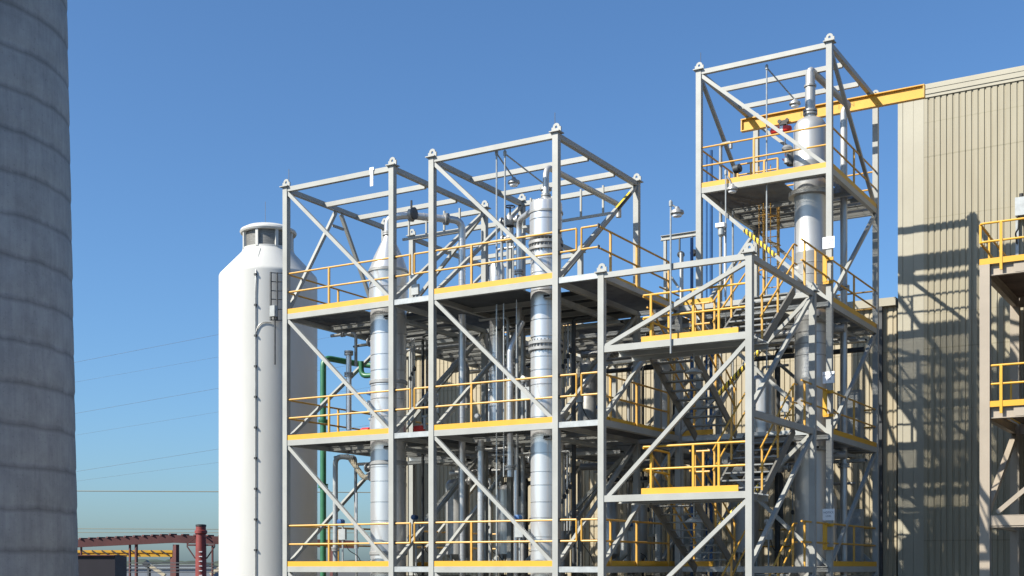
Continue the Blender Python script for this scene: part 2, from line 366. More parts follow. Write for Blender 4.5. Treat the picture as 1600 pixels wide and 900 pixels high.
# ------------------------------------------------------------------ steel modules
def lug(parent, x, y, z):
    m = MB(); m.box(x-.14, x+.14, y-.14, y+.14, z, z+.025)
    n = 14; rin, rout, zc = 0.032, 0.095, z+.025+.12
    ringo = []; ringi = []
    for j in range(n+1):
        a = math.pi*j/n; ringo.append((rout*math.cos(a), rout*math.sin(a))); ringi.append((rin*math.cos(a), rin*math.sin(a)))
    for yy in (-.02,):
        vo = [(x+a, y-.02, zc+b) for a, b in ringo]+[(x+a, y+.02, zc+b) for a, b in ringo]
        vi = [(x+a, y-.02, zc+b) for a, b in ringi]+[(x+a, y+.02, zc+b) for a, b in ringi]
        N = n+1; vs = vo+vi; fs = []
        for i in range(n):
            fs += [(i, i+1, N+i+1, N+i), (2*N+i, 3*N+i, 3*N+i+1, 2*N+i+1), (i, 2*N+i, 2*N+i+1, i+1), (N+i, N+i+1, 3*N+i+1, 3*N+i)]
        m.add(vs, fs)
        m.box(x-.13, x-rin, y-.02, y+.02, z+.0255, zc); m.box(x+rin, x+.13, y-.02, y+.02, z+.0255, zc); m.box(x-rin, x+rin, y-.0195, y+.0195, z+.0255, zc-rin)
    m.build('lifting_lug', 'steel', parent)

def handrail(parent, pts, z, posts=(), h=1.14, mid=0.62, m='yellow', ends=False, name='handrail', toe=None, r=0.026):
    """pts: (x, y) polyline at deck level z; posts: (x, y) list; ends: close the run with loops"""
    b = MB(); P = [V(x, y, z) for x, y in pts]
    top = [p+V(0,0,h) for p in P]; md = [p+V(0,0,mid) for p in P]
    if ends in ('start', 'both'): b.tube([md[0], top[0]], r, 8)
    if ends in ('end', 'both'): b.tube([md[-1], top[-1]], r, 8)
    b.tube(top, r, 8, 0.06); b.tube(md, r, 8, 0.06)
    o = b.build(name, m, parent)
    for x, y in posts:
        q = MB(); q.bar((x, y, z), (x, y, z+h-.01), 0.05, 0.05, up=(0,1,0)); q.build('post', m, o)
    return o

def grate(src, pitch=.036):
    """open bar grating over the panels of src: bearing bars along Y, twisted rods along X"""
    g = MB()
    for b in range(0, len(src.v), 8):
        xs = [v[0] for v in src.v[b:b+8]]; ys = [v[1] for v in src.v[b:b+8]]; zt = max(v[2] for v in src.v[b:b+8])
        x0, x1, y0, y1 = min(xs), max(xs), min(ys), max(ys)
        x = x0+.003
        while x < x1: g.box(x, x+.005, y0, y1, zt-.029, zt); x += pitch
        y = y0+.04
        while y < y1: g.box(x0, x1, y, y+.006, zt-.008, zt-.002); y += .11
    return g
def deck(parent, x0, x1, y0, y1, z, mt='deck', joist=0.9, name='deck', holes=()):
    m = MB()
    xs = sorted({x0, x1, *[h[0] for h in holes], *[h[1] for h in holes]})
    ys = sorted({y0, y1, *[h[2] for h in holes], *[h[3] for h in holes]})
    for i in range(len(xs)-1):
        for j in range(len(ys)-1):
            cx, cy = (xs[i]+xs[i+1])/2, (ys[j]+ys[j+1])/2
            if any(h[0] < cx < h[1] and h[2] < cy < h[3] for h in holes): continue
            m.box(xs[i], xs[i+1], ys[j], ys[j+1], z-.03, z-.006)
    if mt == 'grating': m = grate(m)
    o = m.build(name, 'deck' if mt != 'grating' else 'grate', parent, smooth=False)
    k = MB(); n = max(1, int((y1-y0)/joist))
    for i in range(1, n+1):
        yy = y0+(y1-y0)*i/(n+1)
        if any(h[2]-.1 < yy < h[3]+.1 and h[0] < (x0+x1)/2+1.5 and h[1] > (x0+x1)/2-1.5 for h in holes): continue
        k.chan((x0, yy, z-.095), (x1, yy, z-.095), 0.08, 0.125)
    if k.v: k.build('joist', 'steel', parent, smooth=False)
    return o

def module(label, x0, x1, y0, y1, ztop, levels, side_left, side_right, front, rear, extra_top=(), holes={}, lugs=True, decks=True, deckmat='grating', name='steel_module', front_only=False):
    t = empty(name, ((x0+x1)/2, (y0+y1)/2, GZ), label, 'steel frame')
    h = CW/2
    for x in (x0, x1):
        for y in (y0, y1):
            m = MB(); m.box(x-h, x+h, y-h, y+h, GZ, ztop-.002); m.box(x-.2, x+.2, y-.2, y+.2, GZ, GZ+.03)
            m.build('column', 'steel', t, smooth=False)
            if lugs: lug(t, x, y, ztop)
    lv = list(levels)
    for z in lv+[ztop]:
        bh = 0.155 if z != ztop else 0.13; bw = 0.12
        zc = z-bh/2
        for y in (y0, y1):
            if z != ztop and y == y1 and front_only: continue
            m = MB(); m.bar((x0+h, y, zc), (x1-h, y, zc), bw, bh); m.build('beam', 'steel', t, smooth=False)
        for x in (() if z != ztop and front_only else (x0, x1)):
            m = MB(); m.bar((x, y0+h, zc), (x, y1-h, zc), bw, bh); m.build('beam', 'steel', t, smooth=False)
        if z != ztop and decks and (not isinstance(decks, (list, tuple)) or z in decks):
            deck(t, x0+.06, x1-.06, y0+.06, y1-.06, z, deckmat[z] if isinstance(deckmat, dict) else deckmat, holes=holes.get(z, ()))
    for yy in extra_top:
        m = MB(); m.bar((x0+.06, yy, ztop-.11), (x1-.06, yy, ztop-.11), .1, .13); m.build('roof_beam', 'steel', t, smooth=False)
    def br(p, q):
        m = MB(); p = Vector(p); q = Vector(q); d = (q-p).normalized(); p = p+d*.09; q = q-d*.09
        m.bar(p, q, .095, .095, up=(0,1,0) if abs(d.y) < .1 else (1,0,0)); return m.build('brace', 'steel', t, smooth=False)
    fy = {'front': y0, 'rear': y1}; sx = {'l': x0, 'r': x1}
    for key, lst in (('front', front), ('rear', rear)):
        for (za, zb, dr) in lst:       # '\\' upper left to lower right, '/' lower left to upper right
            a, b = ((x0, zb-.1), (x1, za)) if dr == '\\' else ((x0, za), (x1, zb-.1))
            br((a[0], fy[key], a[1]), (b[0], fy[key], b[1]))
    for key, lst in (('l', side_left), ('r', side_right)):
        for (za, zb, dr) in lst:       # '/' front bottom to rear top, '\\' front top to rear bottom, 'A' chevron
            x = sx[key]
            if dr == '/': br((x, y0, za), (x, y1, zb-.1))
            elif dr == '\\': br((x, y0, zb-.1), (x, y1, za))
            else:
                yc = (y0+y1)/2; br((x, y0, za), (x, yc-.08, zb-.1)); br((x, y1, za), (x, yc+.08, zb-.1))
                m = MB(); m.box(x-.03, x+.03, yc-.25, yc+.25, zb-.62, zb-.55); m.build('gusset', 'steel', t, smooth=False)
    return t
def st(*pairs): return [(a, b, d) for a, b, d in pairs]
F4 = [(L[0], L[1]), (L[1], L[2]), (L[2], L[3]), (L[3], TOP)]
fs = [(a, b, '\\') for a, b in F4]; rs = [(a, b, '/') for a, b in F4]
VA, VB, VD = at(607, 27.95), at(853, 27.9), at(1266, 34.3)
def hole(v, r): return (v.x-r, v.x+r, v.y-r, v.y+r)
hA = {z: (hole(VA, .58),) for z in L}; hB = {z: (hole(VB, .52),) for z in L}; hD = {z: (hole(VD, .55),) for z in L+[TOP]}
mA = module('leftmost front grey steel frame, open at top, beside the white tank', AX0, AX1, Y0, Y1, TOP, L,
    [(a, b, '/') for a, b in F4[:3]]+[(L[3], TOP, 'A')], [(a, b, '/') for a, b in F4], fs, rs, (28.61, 30.17), hA)
mB = module('tall front grey steel frame holding the flanged silver column, second from left', BX0, BX1, Y0, Y1, TOP, L,
    [(a, b, '/') for a, b in F4], [(a, b, '/') for a, b in F4], fs, rs, (28.8, 30.32), hB, deckmat={L[0]: 'deck', L[1]: 'grating', L[2]: 'grating', L[3]: 'deck'})
mA2 = module('rear grey steel frame directly behind the leftmost front frame', AX0, AX1, Y2, Y3, TOP, L,
    [(a, b, '/') for a, b in F4], [(a, b, '/') for a, b in F4[:3]], fs[:1], rs[:3], (34.7, 36.2))
mB2 = module('low rear grey steel frame behind the frame with flanged column', BX0, BX1, Y2, Y3, L[3], L[:3]+[6.9],
    [(a, b, '/') for a, b in F4[:3]], [(a, b, '/') for a, b in F4[:3]], [], rs[:3], (), lugs=False)
HZ = [L[0]+1.77, 1.70, 5.29]
S3 = F4[:3]
mC = module('front stair tower frame of grey steel with half landings', CX0, CX1, Y0, Y1, 7.05, HZ,
    [(a, b, '/') for a, b in S3], [(a, b, '/') for a, b in S3], [], [(a, b, '/') for a, b in S3], decks=False, name='stair_tower_frame', front_only=True)
for (za, zb) in ((-1.77, 1.70), (1.55, 5.29), (5.29, 7.05)):
    m = MB(); p, q = V(CX0, Y0, za-.05), V(CX1, Y0, zb-.16); d = (q-p).normalized(); m.bar(p+d*.09, q-d*.09, .095, .095, up=(0,1,0)); m.build('brace', 'steel', mC, smooth=False)
for z in L[:3]:
    for x in (CX0, CX1):
        m = MB(); m.bar((x, Y0+.08, z-.0775), (x, Y1-.08, z-.0775), .12, .155); m.build('beam', 'steel', mC, smooth=False)
DT = 13.98
mD = module('tallest grey steel tower frame with yellow trimmed upper deck', CX0, CX1, Y2, Y3, DT, L+[TOP],
    [(a, b, '/') for a, b in F4]+[(TOP, DT, '\\')], [(a, b, '/') for a, b in F4]+[(TOP, DT, '\\')],
    fs+[(TOP, DT, '\\')], fs+[(TOP, DT, '\\')], (34.48, 36.08), hD, name='tower_frame')
# hazard sleeves on braces
def sleeve(parent, p, q, a, b):
    p = Vector(p); q = Vector(q); m = MB(); m.tube([p.lerp(q, a), p.lerp(q, b)], .066, 10); m.build('hazard_sleeve', 'stripe', parent)
sleeve(mD, (CX0, Y2, TOP-.1), (CX1, Y2, L[3]), .36, .60)
sleeve(mC, (CX0, Y1, L[2]), (CX1, Y1, L[3]-.1), .30, .62)
sleeve(mC, (CX0, Y1, L[1]), (CX1, Y1, L[2]-.1), .30, .62)
sleeve(mB, (BX1, Y0, TOP-3.57), (BX1, Y1, TOP-.1), .72, .9)

# toe boards and rails of the front bays
def front_bay(t, x0, x1, y, z, xp, y_off=.0):
    m = MB(); m.box(x0+.085, x1-.085, y-.055, y-.045, z, z+.14); m.build('toe_board', 'toe', t, smooth=False)
    handrail(t, [(x0+.07, y+.0), (x1-.07, y+.0)], z, [(xp, y+.0)])
for z in L[1:]:
    front_bay(mA, AX0, AX1, Y0, z, -22.05); front_bay(mB, BX0, BX1, Y0, z, -17.39)
front_bay(mD, CX0, CX1, Y2, TOP, at(1178, Y2).x)
def side_rail(t, x, y0, y1, z, n=2, toe=True, dx=0):
    if toe:
        m = MB(); m.box(x+dx-.006, x+dx+.006, y0+.085, y1-.085, z+.001, z+.14); m.build('toe_board', 'toe', t, smooth=False)
    handrail(t, [(x, y0+.07), (x, y1-.07)], z, [(x, y0+(y1-y0)*(i+1)/(n+1)) for i in range(n)])
def rear_rail(t, x0, x1, y, z, n=1):
    handrail(t, [(x0+.07, y), (x1-.07, y)], z, [(x0+(x1-x0)*(i+1)/(n+1), y) for i in range(n)])
for z in L[1:]:
    side_rail(mA, AX0, Y0, Y1, z, 1, dx=.03)
side_rail(mA, AX0, Y0, Y1, L[0], 1)
for z in L[1:]: rear_rail(mA2, AX0, AX1, Y3, z); side_rail(mA2, AX0, Y2, Y3, z, 1)
for z in L[1:]+[TOP]:
    side_rail(mD, CX1, Y2, Y3, z, 1, dx=.045); rear_rail(mD, CX0, CX1, Y3, z)
side_rail(mD, CX0, Y2, Y3, TOP, 1)
rear_rail(mA, AX0, AX1, Y1, L[3])
rear_rail(mB2, BX0, BX1, Y3, 6.9); side_rail(mB2, BX1, Y2, Y3, 6.9, 1, toe=False)

# walkways bridging the frames
def bridge(label, x0, x1, y0, y1, lv, front=None, side=False):
    t = empty('bridging_walkway', ((x0+x1)/2, (y0+y1)/2, lv), label, 'walkway', 'walkways bridging the frames')
    for y in (y0, y1):
        m = MB(); m.bar((x0, y, lv-.075), (x1, y, lv-.075), .10, .14); m.build('beam', 'galv', t, smooth=False)
    m = MB(); m.box(x0, x1, y0+.055, y1-.055, lv-.035, lv-.008); grate(m).build('deck', 'grate', t, smooth=False)
    if front:
        xm = (x0+x1)/2
        a, b = (x0, xm-.07), (xm+.07, x1)
        y = Y0
        handrail(t, [(a[0], y), (a[1], y)], lv, ends='end'); handrail(t, [(b[0], y), (b[1], y)], lv, ends='start')
        for xx in (x0+.012, x1-.012):
            for h_ in (.62, 1.14):
                m = MB(); m.box(xx-.012, xx+.012, y-.045, y+.045, lv+h_-.045, lv+h_+.045); m.build('rail_clamp', 'darkpipe', t, smooth=False)
    return t
names = {L[0]: 'bottom', L[1]: 'lowest visible', L[2]: 'middle', L[3]: 'upper'}
hh = CW/2+.001
for z in L:
    b1 = bridge('short galvanised walkway between the two left frames, %s level' % names[z], AX1+hh, BX0-hh, Y0, Y1, z, True)
    b2 = bridge('short galvanised walkway between stair tower and the frame left of it, %s level' % names[z], BX1+hh, CX0-hh, Y0, Y1, z, True)
    # deck edge facing the stairs
    if z > -1:
        m = MB(); m.box(CX0-.16, CX0-.148, Y0+.12, Y1+.9, z+.0, z+.14); m.build('toe_board', 'toe', b2, smooth=False)
        m = MB(); m.bar((CX0-.02-.07, Y0+.1, z-.078), (CX0-.09, Y1+1.3, z-.078), .03, .155); m.build('edge_beam', 'steel', b2, smooth=False)
        xs = CX0-.12
        handrail(b2, [(xs, Y0+.1), (xs, Y1-.4)], z, [(xs, Y0+.7), (xs, 29.2), (xs, Y1-.4)])
    bridge('walkway deck joining front and rear left frames, %s level' % names[z], AX0, AX1, Y1+hh, Y2-hh, z)
    bridge('walkway deck joining front and rear frames of second bay, %s level' % names[z], BX0, CX0-hh, Y1+hh, Y2-hh, z if z != L[3] else 6.9)
    b3 = bridge('walkway deck between stair tower and tallest tower, %s level' % names[z], CX0, CX1, Y1+hh, Y2-hh, z)
    if z > -1:
        m = MB(); m.box(CX0+.1, CX0+1.0, Y1+.0, Y1+.012, z+.001, z+.14); m.build('toe_board', 'toe', b3, smooth=False)
        # rail on the open right hand side, starting at the head of the stair
        handrail(b3, [(CX1-.02, 30.75), (CX1-.02, Y2-.07)], z, [(CX1-.02, 31.0), (CX1-.02, 31.9)])
        m = MB(); m.bar((CX1-.03, Y2-.32, z+.45), (CX1-.03, Y2-.32, z+1.15), .11, .05, up=(0,1,0)); m.build('gate_hinge_post', 'toe', b3, smooth=False)
        m = MB(); m.box(CX1-.14, CX1+.14, Y2-.14, Y2-.1, z+1.06, z+1.14); m.box(CX1-.14, CX1+.14, Y2-.14, Y2-.1, z+.44, z+.52); m.build('gate_bracket', 'toe', b3, smooth=False)

# ------------------------------------------------------------------ stairs
def flight(label, x0, x1, ya, za, yb, zb):
    """from (ya, za) low to (yb, zb) high"""
    t = empty('stair_flight', ((x0+x1)/2, (ya+yb)/2, min(za, zb)), label, 'stairs', 'stair flights in the stair tower')
    for x in (x0, x1):
        m = MB(); m.bar((x, ya, za-.08), (x, yb, zb-.08), .05, .22); m.build('stringer', 'stringer', t, smooth=False)
    n = 9; m = MB()
    for i in range(1, n):
        f = i/n; y = ya+(yb-ya)*f; z = za+(zb-za)*f
        m.box(x0+.03, x1-.03, y-.12, y+.12, z-.035, z-.0)
    m.build('tread', 'tread', t, smooth=False)
    for x in (x0, x1):
        b = MB()
        for h in (.62, 1.1):
            e = .12 if yb > ya else -.12
            b.tube([(x, ya, za+h), (x, yb, zb+h), (x, yb+e*2, zb+h)], .024, 8, .08)
        o = b.build('handrail', 'yellow', t)
        for f in (.04, .5, .97):
            q = MB(); y = ya+(yb-ya)*f; z = za+(zb-za)*f; q.bar((x, y, z), (x, y, z+1.1), .045, .045, up=(0,1,0)); q.build('post', 'yellow', o)
lvn = ['bottom', 'lowest visible', 'middle', 'upper']
LY = 28.5
for k in range(3):
    zl, zu = L[k], L[k+1]; zm = HZ[k]
    flight('left stair flight rising toward the camera to the %s half landing' % ['bottom', 'lower', 'upper'][k], -13.05, -11.92, 31.35, zl, LY, zm)
    flight('right stair flight rising away from the %s half landing' % ['bottom', 'lower', 'upper'][k], -11.42, -10.22, LY, zm, 30.95, zu)
    t = empty('half_landing', ((CX0+CX1)/2, 27.8, zm), '%s half landing of the stair tower with yellow front toe board' % ['bottom', 'lower', 'upper'][k], 'landing')
    # open bar grating
    m = MB(); y = Y0+.08
    while y < LY:
        m.box(CX0+.08, CX1-.08, y, y+.006, zm-.035, zm-.004); y += .035
    x = CX0+.1
    while x < CX1-.1: m.box(x, x+.008, Y0+.07, LY, zm-.012, zm-.003); x += .1
    m.build('grating', 'galv', t, smooth=False)
    m = MB()
    m.chan((CX0+.09, LY-.02, zm-.10), (CX1-.09, LY-.02, zm-.10), .08, .125); m.chan((CX0+.09, 27.75, zm-.10), (CX1-.09, 27.75, zm-.10), .08, .125); m.build('joist', 'steel', t, smooth=False)
    m = MB(); m.box(-12.66, -10.24, Y0+.075, Y0+.09, zm+.001, zm+.15); m.build('toe_board', 'toe', t, smooth=False)
    handrail(t, [(-12.62, Y0+.11), (-10.04, Y0+.11)], zm, [(-12.42, Y0+.11), (-11.35, Y0+.11), (-10.72, Y0+.11)], h=1.13, mid=.6, m='toe')
    handrail(t, [(-12.62, Y0+.12), (-12.62, LY+.1)], zm, [(-12.62, LY+.1)], h=1.11, mid=.58, m='toe')
    handrail(t, [(-11.85, LY), (-11.5, LY)], zm, [(-11.67, LY)], h=1.1, mid=.6)

# upper deck odds on the tallest tower: caged ladder
def ladder(label, x, y, z0, z1, cage=True, mt='yellow'):
    t = empty('caged_ladder' if cage else 'ladder', (x, y, z0), label, 'ladder')
    m = MB()
    for dx in (-.22, .22): m.bar((x+dx, y, z0), (x+dx, y, z1), .08, .05)
    m.build('stile', mt, t, smooth=False)
    z = z0+.3
    while z < z1: m = MB(); m.tube([(x-.22, y, z), (x+.22, y, z)], .014, 6); z += .3; m.build('rung', mt, t)
    if cage:
        m = MB(); z = z0+1.6
        while z < z1:
            pts = [(x+.24*math.cos(a)*1.25, y-.05-.62*math.sin(a), z) for a in [math.pi*i/10 for i in range(11)]]
            m.tube(pts, .02, 6); z += .8
        for i in (1, 3, 5, 7, 9):
            a = math.pi*i/10; m.tube([(x+.3*math.cos(a), y-.05-.62*math.sin(a), z0+1.6), (x+.3*math.cos(a), y-.05-.62*math.sin(a), z1)], .014, 5)
        m.build('cage', mt, t)
ladder('yellow caged ladder climbing to the top deck of the tallest tower', -12.55, 35.9, L[3], TOP+1.1)

# ------------------------------------------------------------------ vessels
def banded(c, r, z0, z1, sp=.42, jag=-.022, rnd=None):
    pr = [(r, z0)]; z = z0+sp
    while z < z1-.1:
        pr += [(r, z-.014), (r+jag, z-.012), (r+jag, z+.012), (r, z+.014)]; z += sp*(1 if rnd is None else rnd.uniform(.8, 1.3))
    pr.append((r, z1)); return pr
rv = random.Random(5)
t = empty('distillation_column', (VA.x, VA.y, GZ), 'silver jacketed column with conical top in leftmost frame', 'process column')
c = VA
m = MB(); m.lathe((c.x, c.y, 0), banded(c, .505, GZ, 7.3, .46, rnd=rv), 40); m.build('shell', 'clad', t)
m = MB(); m.lathe((c.x, c.y, 0), [(.5, 7.3), (.54, 7.36)]+banded(c, .545, 7.36, 8.25, .4)[1:]+[(.555, 8.3), (.50, 8.42), (.42, 8.65), (.14, 9.22), (.12, 9.3)], 40); m.build('cone_head', 'clad', t)
m = MB(); m.lathe((c.x, c.y, 0), [(.56, 8.22), (.575, 8.22), (.575, 8.27), (.56, 8.27)], 40)
for z in (5.1, 2.85, 0.35): m.lathe((c.x, c.y, 0), [(.51, z), (.535, z+.02), (.535, z+.1), (.51, z+.12)], 40)
m.build('band', 'pipe', t)
m = MB(); m.flange((c.x, c.y, 9.3), (0,0,1), .17, .05); m.flange((c.x, c.y, 9.36), (0,0,1), .17, .05); m.build('flange', 'pipe', t); t.scale = (.982, .982, .989)
t = empty('distillation_column', (VB.x, VB.y, GZ), 'silver jacketed column with bolted flange and domed top in second frame', 'process column')
c = VB
m = MB(); m.lathe((c.x, c.y, 0), banded(c, .40, GZ, 5.55, .38, rnd=rv)+[(.40, 5.56)], 40)
m.lathe((c.x, c.y, 0), [(.37, 5.55), (.37, 5.95)], 40)
m.lathe((c.x, c.y, 0), banded(c, .40, 5.95, 8.2, .42, rnd=rv), 40)
m.lathe((c.x, c.y, 0), banded(c, .425, 8.5, 9.36, .45)+[(.41, 9.42), (.33, 9.48), (.2, 9.52), (.1, 9.53)], 40)
m.build('shell', 'clad', t)
m = MB()
for z in (5.72, 8.3): m.lathe((c.x, c.y, 0), [(.40, z-.13), (.455, z-.12), (.455, z-.05), (.41, z-.045), (.41, z+.03), (.455, z+.035), (.455, z+.11), (.40, z+.12)], 40)
m.build('flange', 'pipe', t)
m = MB()
for z in (5.72, 8.3):
    for k in range(28):
        a = 2*math.pi*k/28; x, y = c.x+.435*math.cos(a), c.y+.435*math.sin(a); m.tube([(x, y, z-.16), (x, y, z+.15)], .014, 6)
m.build('bolt', 'darkpipe', t)
m = MB(); m.lathe((c.x, c.y, 0), [(.42, 9.12), (.45, 9.13), (.45, 9.18), (.42, 9.19)], 40); m.build('band', 'pipe', t); t.scale = (.98, .98, .988)
t = empty('distillation_column', (VD.x, VD.y, GZ), 'matt grey stainless column running up through the tallest tower', 'process column')
c = VD
m = MB(); m.lathe((c.x, c.y, 0), [(.43, GZ), (.43, 5.2), (.432, 5.21), (.432, 5.24), (.43, 5.25), (.43, 8.7), (.434, 8.71), (.434, 8.73), (.43, 8.74), (.43, 10.2), (.455, 10.3), (.455, 11.2), (.458, 11.21), (.458, 11.24), (.455, 11.25), (.455, 12.15), (.44, 12.28), (.36, 12.42), (.22, 12.5), (.14, 12.52)], 48); m.build('shell', 'ss', t)
m = MB(); m.lathe((c.x, c.y, 0), [(.14, 12.5), (.14, 13.35), (.13, 13.36), (.13, 13.75)], 24)
m.build('top_nozzle', 'ss', t)
m = MB()
for z in (12.62, 12.7, 13.4): m.flange((c.x, c.y, z), (0,0,1), .20 if z < 13 else .17, .05)
m.build('flange', 'pipe', t)
m = MB(); m.lathe((c.x, c.y, 0), [(.43, 10.28), (.6, 10.3), (.6, 10.42), (.46, 10.44)], 32)
for k in range(10):
    z = L[2]+.4+k*.32
    if k < 9: m.lathe((c.x, c.y, 0), [(.43, z+1.9), (.442, z+1.905), (.442, z+1.925), (.43, z+1.93)], 40)
m.build('band', 'pipe', t)
m = MB(); p = V(c.x-.4, c.y-.2, 8.2); m.lathe(p, [(.19, 0), (.19, .35), (.25, .36), (.25, .42)], 20, (-.7, -.7, .1)); p2 = V(c.x-.15, c.y-.4, 7.9); m.lathe(p2, [(.1, 0), (.1, .35), (.15, .36), (.15, .41)], 16, (-.2, -1, 0)); m.build('manway', 'ss', t)

# ------------------------------------------------------------------ pipes
def pipe(label, pts, r, mt='pipe', fillet=.25, flanges=(), name='pipe', n=14, cat='pipe', bands=0, group=None):
    pts = [Vector(p) for p in pts]
    lo = min(pts, key=lambda p: p.z)
    if not flanges and not bands:
        m = MB(); m.tube(pts, r, n, fillet if len(pts) > 2 else 0)
        o = m.build(name, mt); tag(o, label, cat, group); return o
    t = empty(name, lo, label, cat, group)
    m = MB(); m.tube(pts, r, n, fillet if len(pts) > 2 else 0); m.build('tube', mt, t)
    m = MB()
    for (i, f) in flanges:
        p = pts[i].lerp(pts[i+1], f); d = pts[i+1]-pts[i]; d.normalize()
        m.flange(p-d*.035, d, r*1.65, .05); m.flange(p+d*.035, d, r*1.65, .05)
    if m.v: m.build('flange', 'pipe' if mt != 'green' else 'green', t)
    if bands:
        m = MB()
        for i in range(len(pts)-1):
            d = pts[i+1]-pts[i]; n_ = int(d.length/bands); d.normalize()
            for k in range(1, n_): m.flange(pts[i]+d*bands*k, d, r+.006, .03, 16)
        if m.v: m.build('band', mt, t)
    return t
def P(px, Y, py): return at(px, Y, py)
def up(px, Y, py0, py1): return [P(px, Y, py0), P(px, Y, py1)]
# overhead line from the cone head, across and down
Yp = 29.4
a = V(VA.x-.03, VA.y, 9.22); hz = 9.66
xr = P(722, Yp, 340).x
pipe('large silver pipe from cone topped column across and down the second frame',
     [a, V(a.x, a.y, hz-.05), V(a.x+.5, a.y+.1, hz), V(xr, Yp, hz+.02), V(xr, Yp, GZ)], .1, 'clad', .28, ((2, .12), (2, .72)), bands=.55)
m = MB(); q = V(a.x, a.y, hz-.05)
t = empty('pipe_valve', q+V(.75, .1, -.1), 'round bodied valve in the silver pipe above cone column', 'valve')
m.lathe(q+V(.62,.12,.05), [(.08, 0), (.15, .05), (.15, .14), (.08, .2)], 16, (1, .1, 0)); m.build('body', 'pipe', t)
m = MB(); m.lathe(q+V(.78,.12,.05), [(.17, 0), (.17, .06)], 16, (1,.1,0)); m.tube([q+V(.72,.12,.1), q+V(.72,.12,.42)], .03, 8); m.build('actuator', 'darkpipe', t)
# pipes from the domed column
b = VB
pipe('silver pipe leaving the domed column top and running back', [V(b.x, b.y, 9.38), V(b.x, b.y, 10.22), V(b.x+.1, 31.9, 10.20), V(b.x+.1, 31.9, 9.85)], .078, 'ss', .3, ((0, .06),))
x8 = P(811, 29.2, 400).x
pipe('bright bent pipe beside domed column dropping to the lower decks', [V(b.x-.3, b.y+.1, 9.25), V(x8, 29.2, 9.36), V(x8, 29.2, 6.55)], .08, 'clad', .3, ((1, .5),))
x9 = P(817, 29.9, 400).x
pipe('thinner dull pipe standing behind the bright bent pipe', [V(x9, 29.9, 9.2), V(x9, 29.9, GZ)], .06, 'pipe')
pipe('jogged silver pipe left of the flanged column below the upper deck', [P(816, 28.6, 503), P(797, 28.3, 545), P(797, 28.3, 745)], .085, 'clad', .15, ((1, .93),), bands=.5)
pipe('slim pale pipe right beside the jogged silver pipe', [P(808, 28.6, 530), P(808, 28.6, 900)], .04, 'galv')
pipe('bright vertical pipe standing on lowest deck of the second frame', [P(751, 28.5, 688), V(P(751, 28.5, 688).x, 28.5, GZ)], .085, 'clad', flanges=((0, .03),), bands=.4)
pipe('slim pipe with elbow near lower right of second frame', [P(806, 28.2, 735), V(P(806, 28.2, 735).x, 28.2, GZ)], .055, 'clad', bands=.4)
for i, (px, y0_, y1_, r, lab) in enumerate(((776, 476, 900, .022, 'pale green thin conduit falling from upper deck in second frame'), (787, 474, 745, .018, 'thin bright conduit right of the pale green conduit'), (807, 468, 560, .014, 'short thin rod under the upper deck by flanged column'))):
    pipe(lab, up(px, 27.7, y0_, y1_), r, 'galv', n=6)
# small vessel behind rails of second frame
t = empty('small_vessel', V(-18.78, 30.2, L[3]), 'slim silver vessel behind the rails of second frame, upper deck', 'vessel')
m = MB(); m.lathe(V(-18.6, 30.2, 0), banded(None, .22, 4.0, 8.45, .5)+[(.18, 8.55), (.05, 8.6)], 24); m.build('shell', 'clad', t)
m = MB(); m.tube([V(-18.6, 30.2, 8.55), V(-18.6, 30.2, 8.95), V(-18.0, 30.2, 8.95)], .04, 8, .1); m.build('nozzle', 'pipe', t)
# green pipe
xg = P(505, 29.5, 560).x
pipe('dark green pipe rising beside the white tank with elbow at top', [V(xg, 29.5, GZ), V(xg, 29.5, 6.3), V(xg+.35, 30.9, 6.25), V(at(597, 31).x, 31.0, 6.15)], .092, 'green', .3, ((0, .27), (0, .62), (0, .81)), bands=0)
pipe('green loop pipe behind cone column under the upper deck', [V(xg+.9, 30.2, 6.2), V(xg+.9, 30.2, 5.75), V(at(594, 30.2).x, 30.2, 5.75)], .08, 'green', .25)
pipe('pale pipe left of the cone column below upper deck', [P(545, 28.5, 548), P(545, 28.5, 672)], .08, 'clad', flanges=((0, .03), (0, .3)))
pipe('hooked pale pipe in the leftmost frame between lower decks', [P(552, 28.8, 716), P(524, 28.5, 712), V(P(524, 28.5, 712).x, 28.5, GZ)], .075, 'galv', .28, ((1, .38), (1, .62)))
pipe('thin upright pipe near bottom of leftmost frame', [P(557, 28.2, 770), V(P(557, 28.2, 770).x, 28.2, GZ)], .035, 'clad')
pipe('slanting tan pipe joining the cone column below middle deck', [P(548, 28.6, 718), P(568, 28.4, 746), V(VA.x-.42, VA.y, at(590, 28.5, 748).z)], .075, 'tanpipe', .15, ((1, .7),))
# tall tower pipes
pipe('tall downcomer pipe from stainless column top along tower side', [V(VD.x, VD.y, 13.7), V(VD.x, VD.y, 13.86), V(VD.x+.65, 35.8, 13.2), V(-10.35, 35.8, 13.1), V(-10.35, 35.8, GZ)], .10, 'ss', .2, ((4-1, .3), (3, .6)))
xb = P(1081, 33.2, 500).x
pipe('bright blue pipe rising left of the tallest tower', [V(xb, 33.2, GZ), V(xb, 33.2, at(1081, 33.2, 372).z)], .045, 'blue', flanges=((0, .35), (0, .62), (0, .8)))
pipe('white pipe standing left of the blue pipe', up(1065, 33.0, 900, 395), .055, 'white', n=10)
pipe('thin blue pipe inside left edge of the tallest tower', up(1111, 36, 900, 235), .055, 'blue', n=8)
pipe('second slimmer blue pipe inside left edge of tallest tower', up(1104, 36, 900, 240), .03, 'blue', n=8)
pipe('grey pipe with hooked end beside tower upper deck', [P(1126, 34.5, 700), P(1126, 34.5, 226), P(1142, 34.3, 222), P(1142, 34.3, 232)], .05, 'pipe', .12)
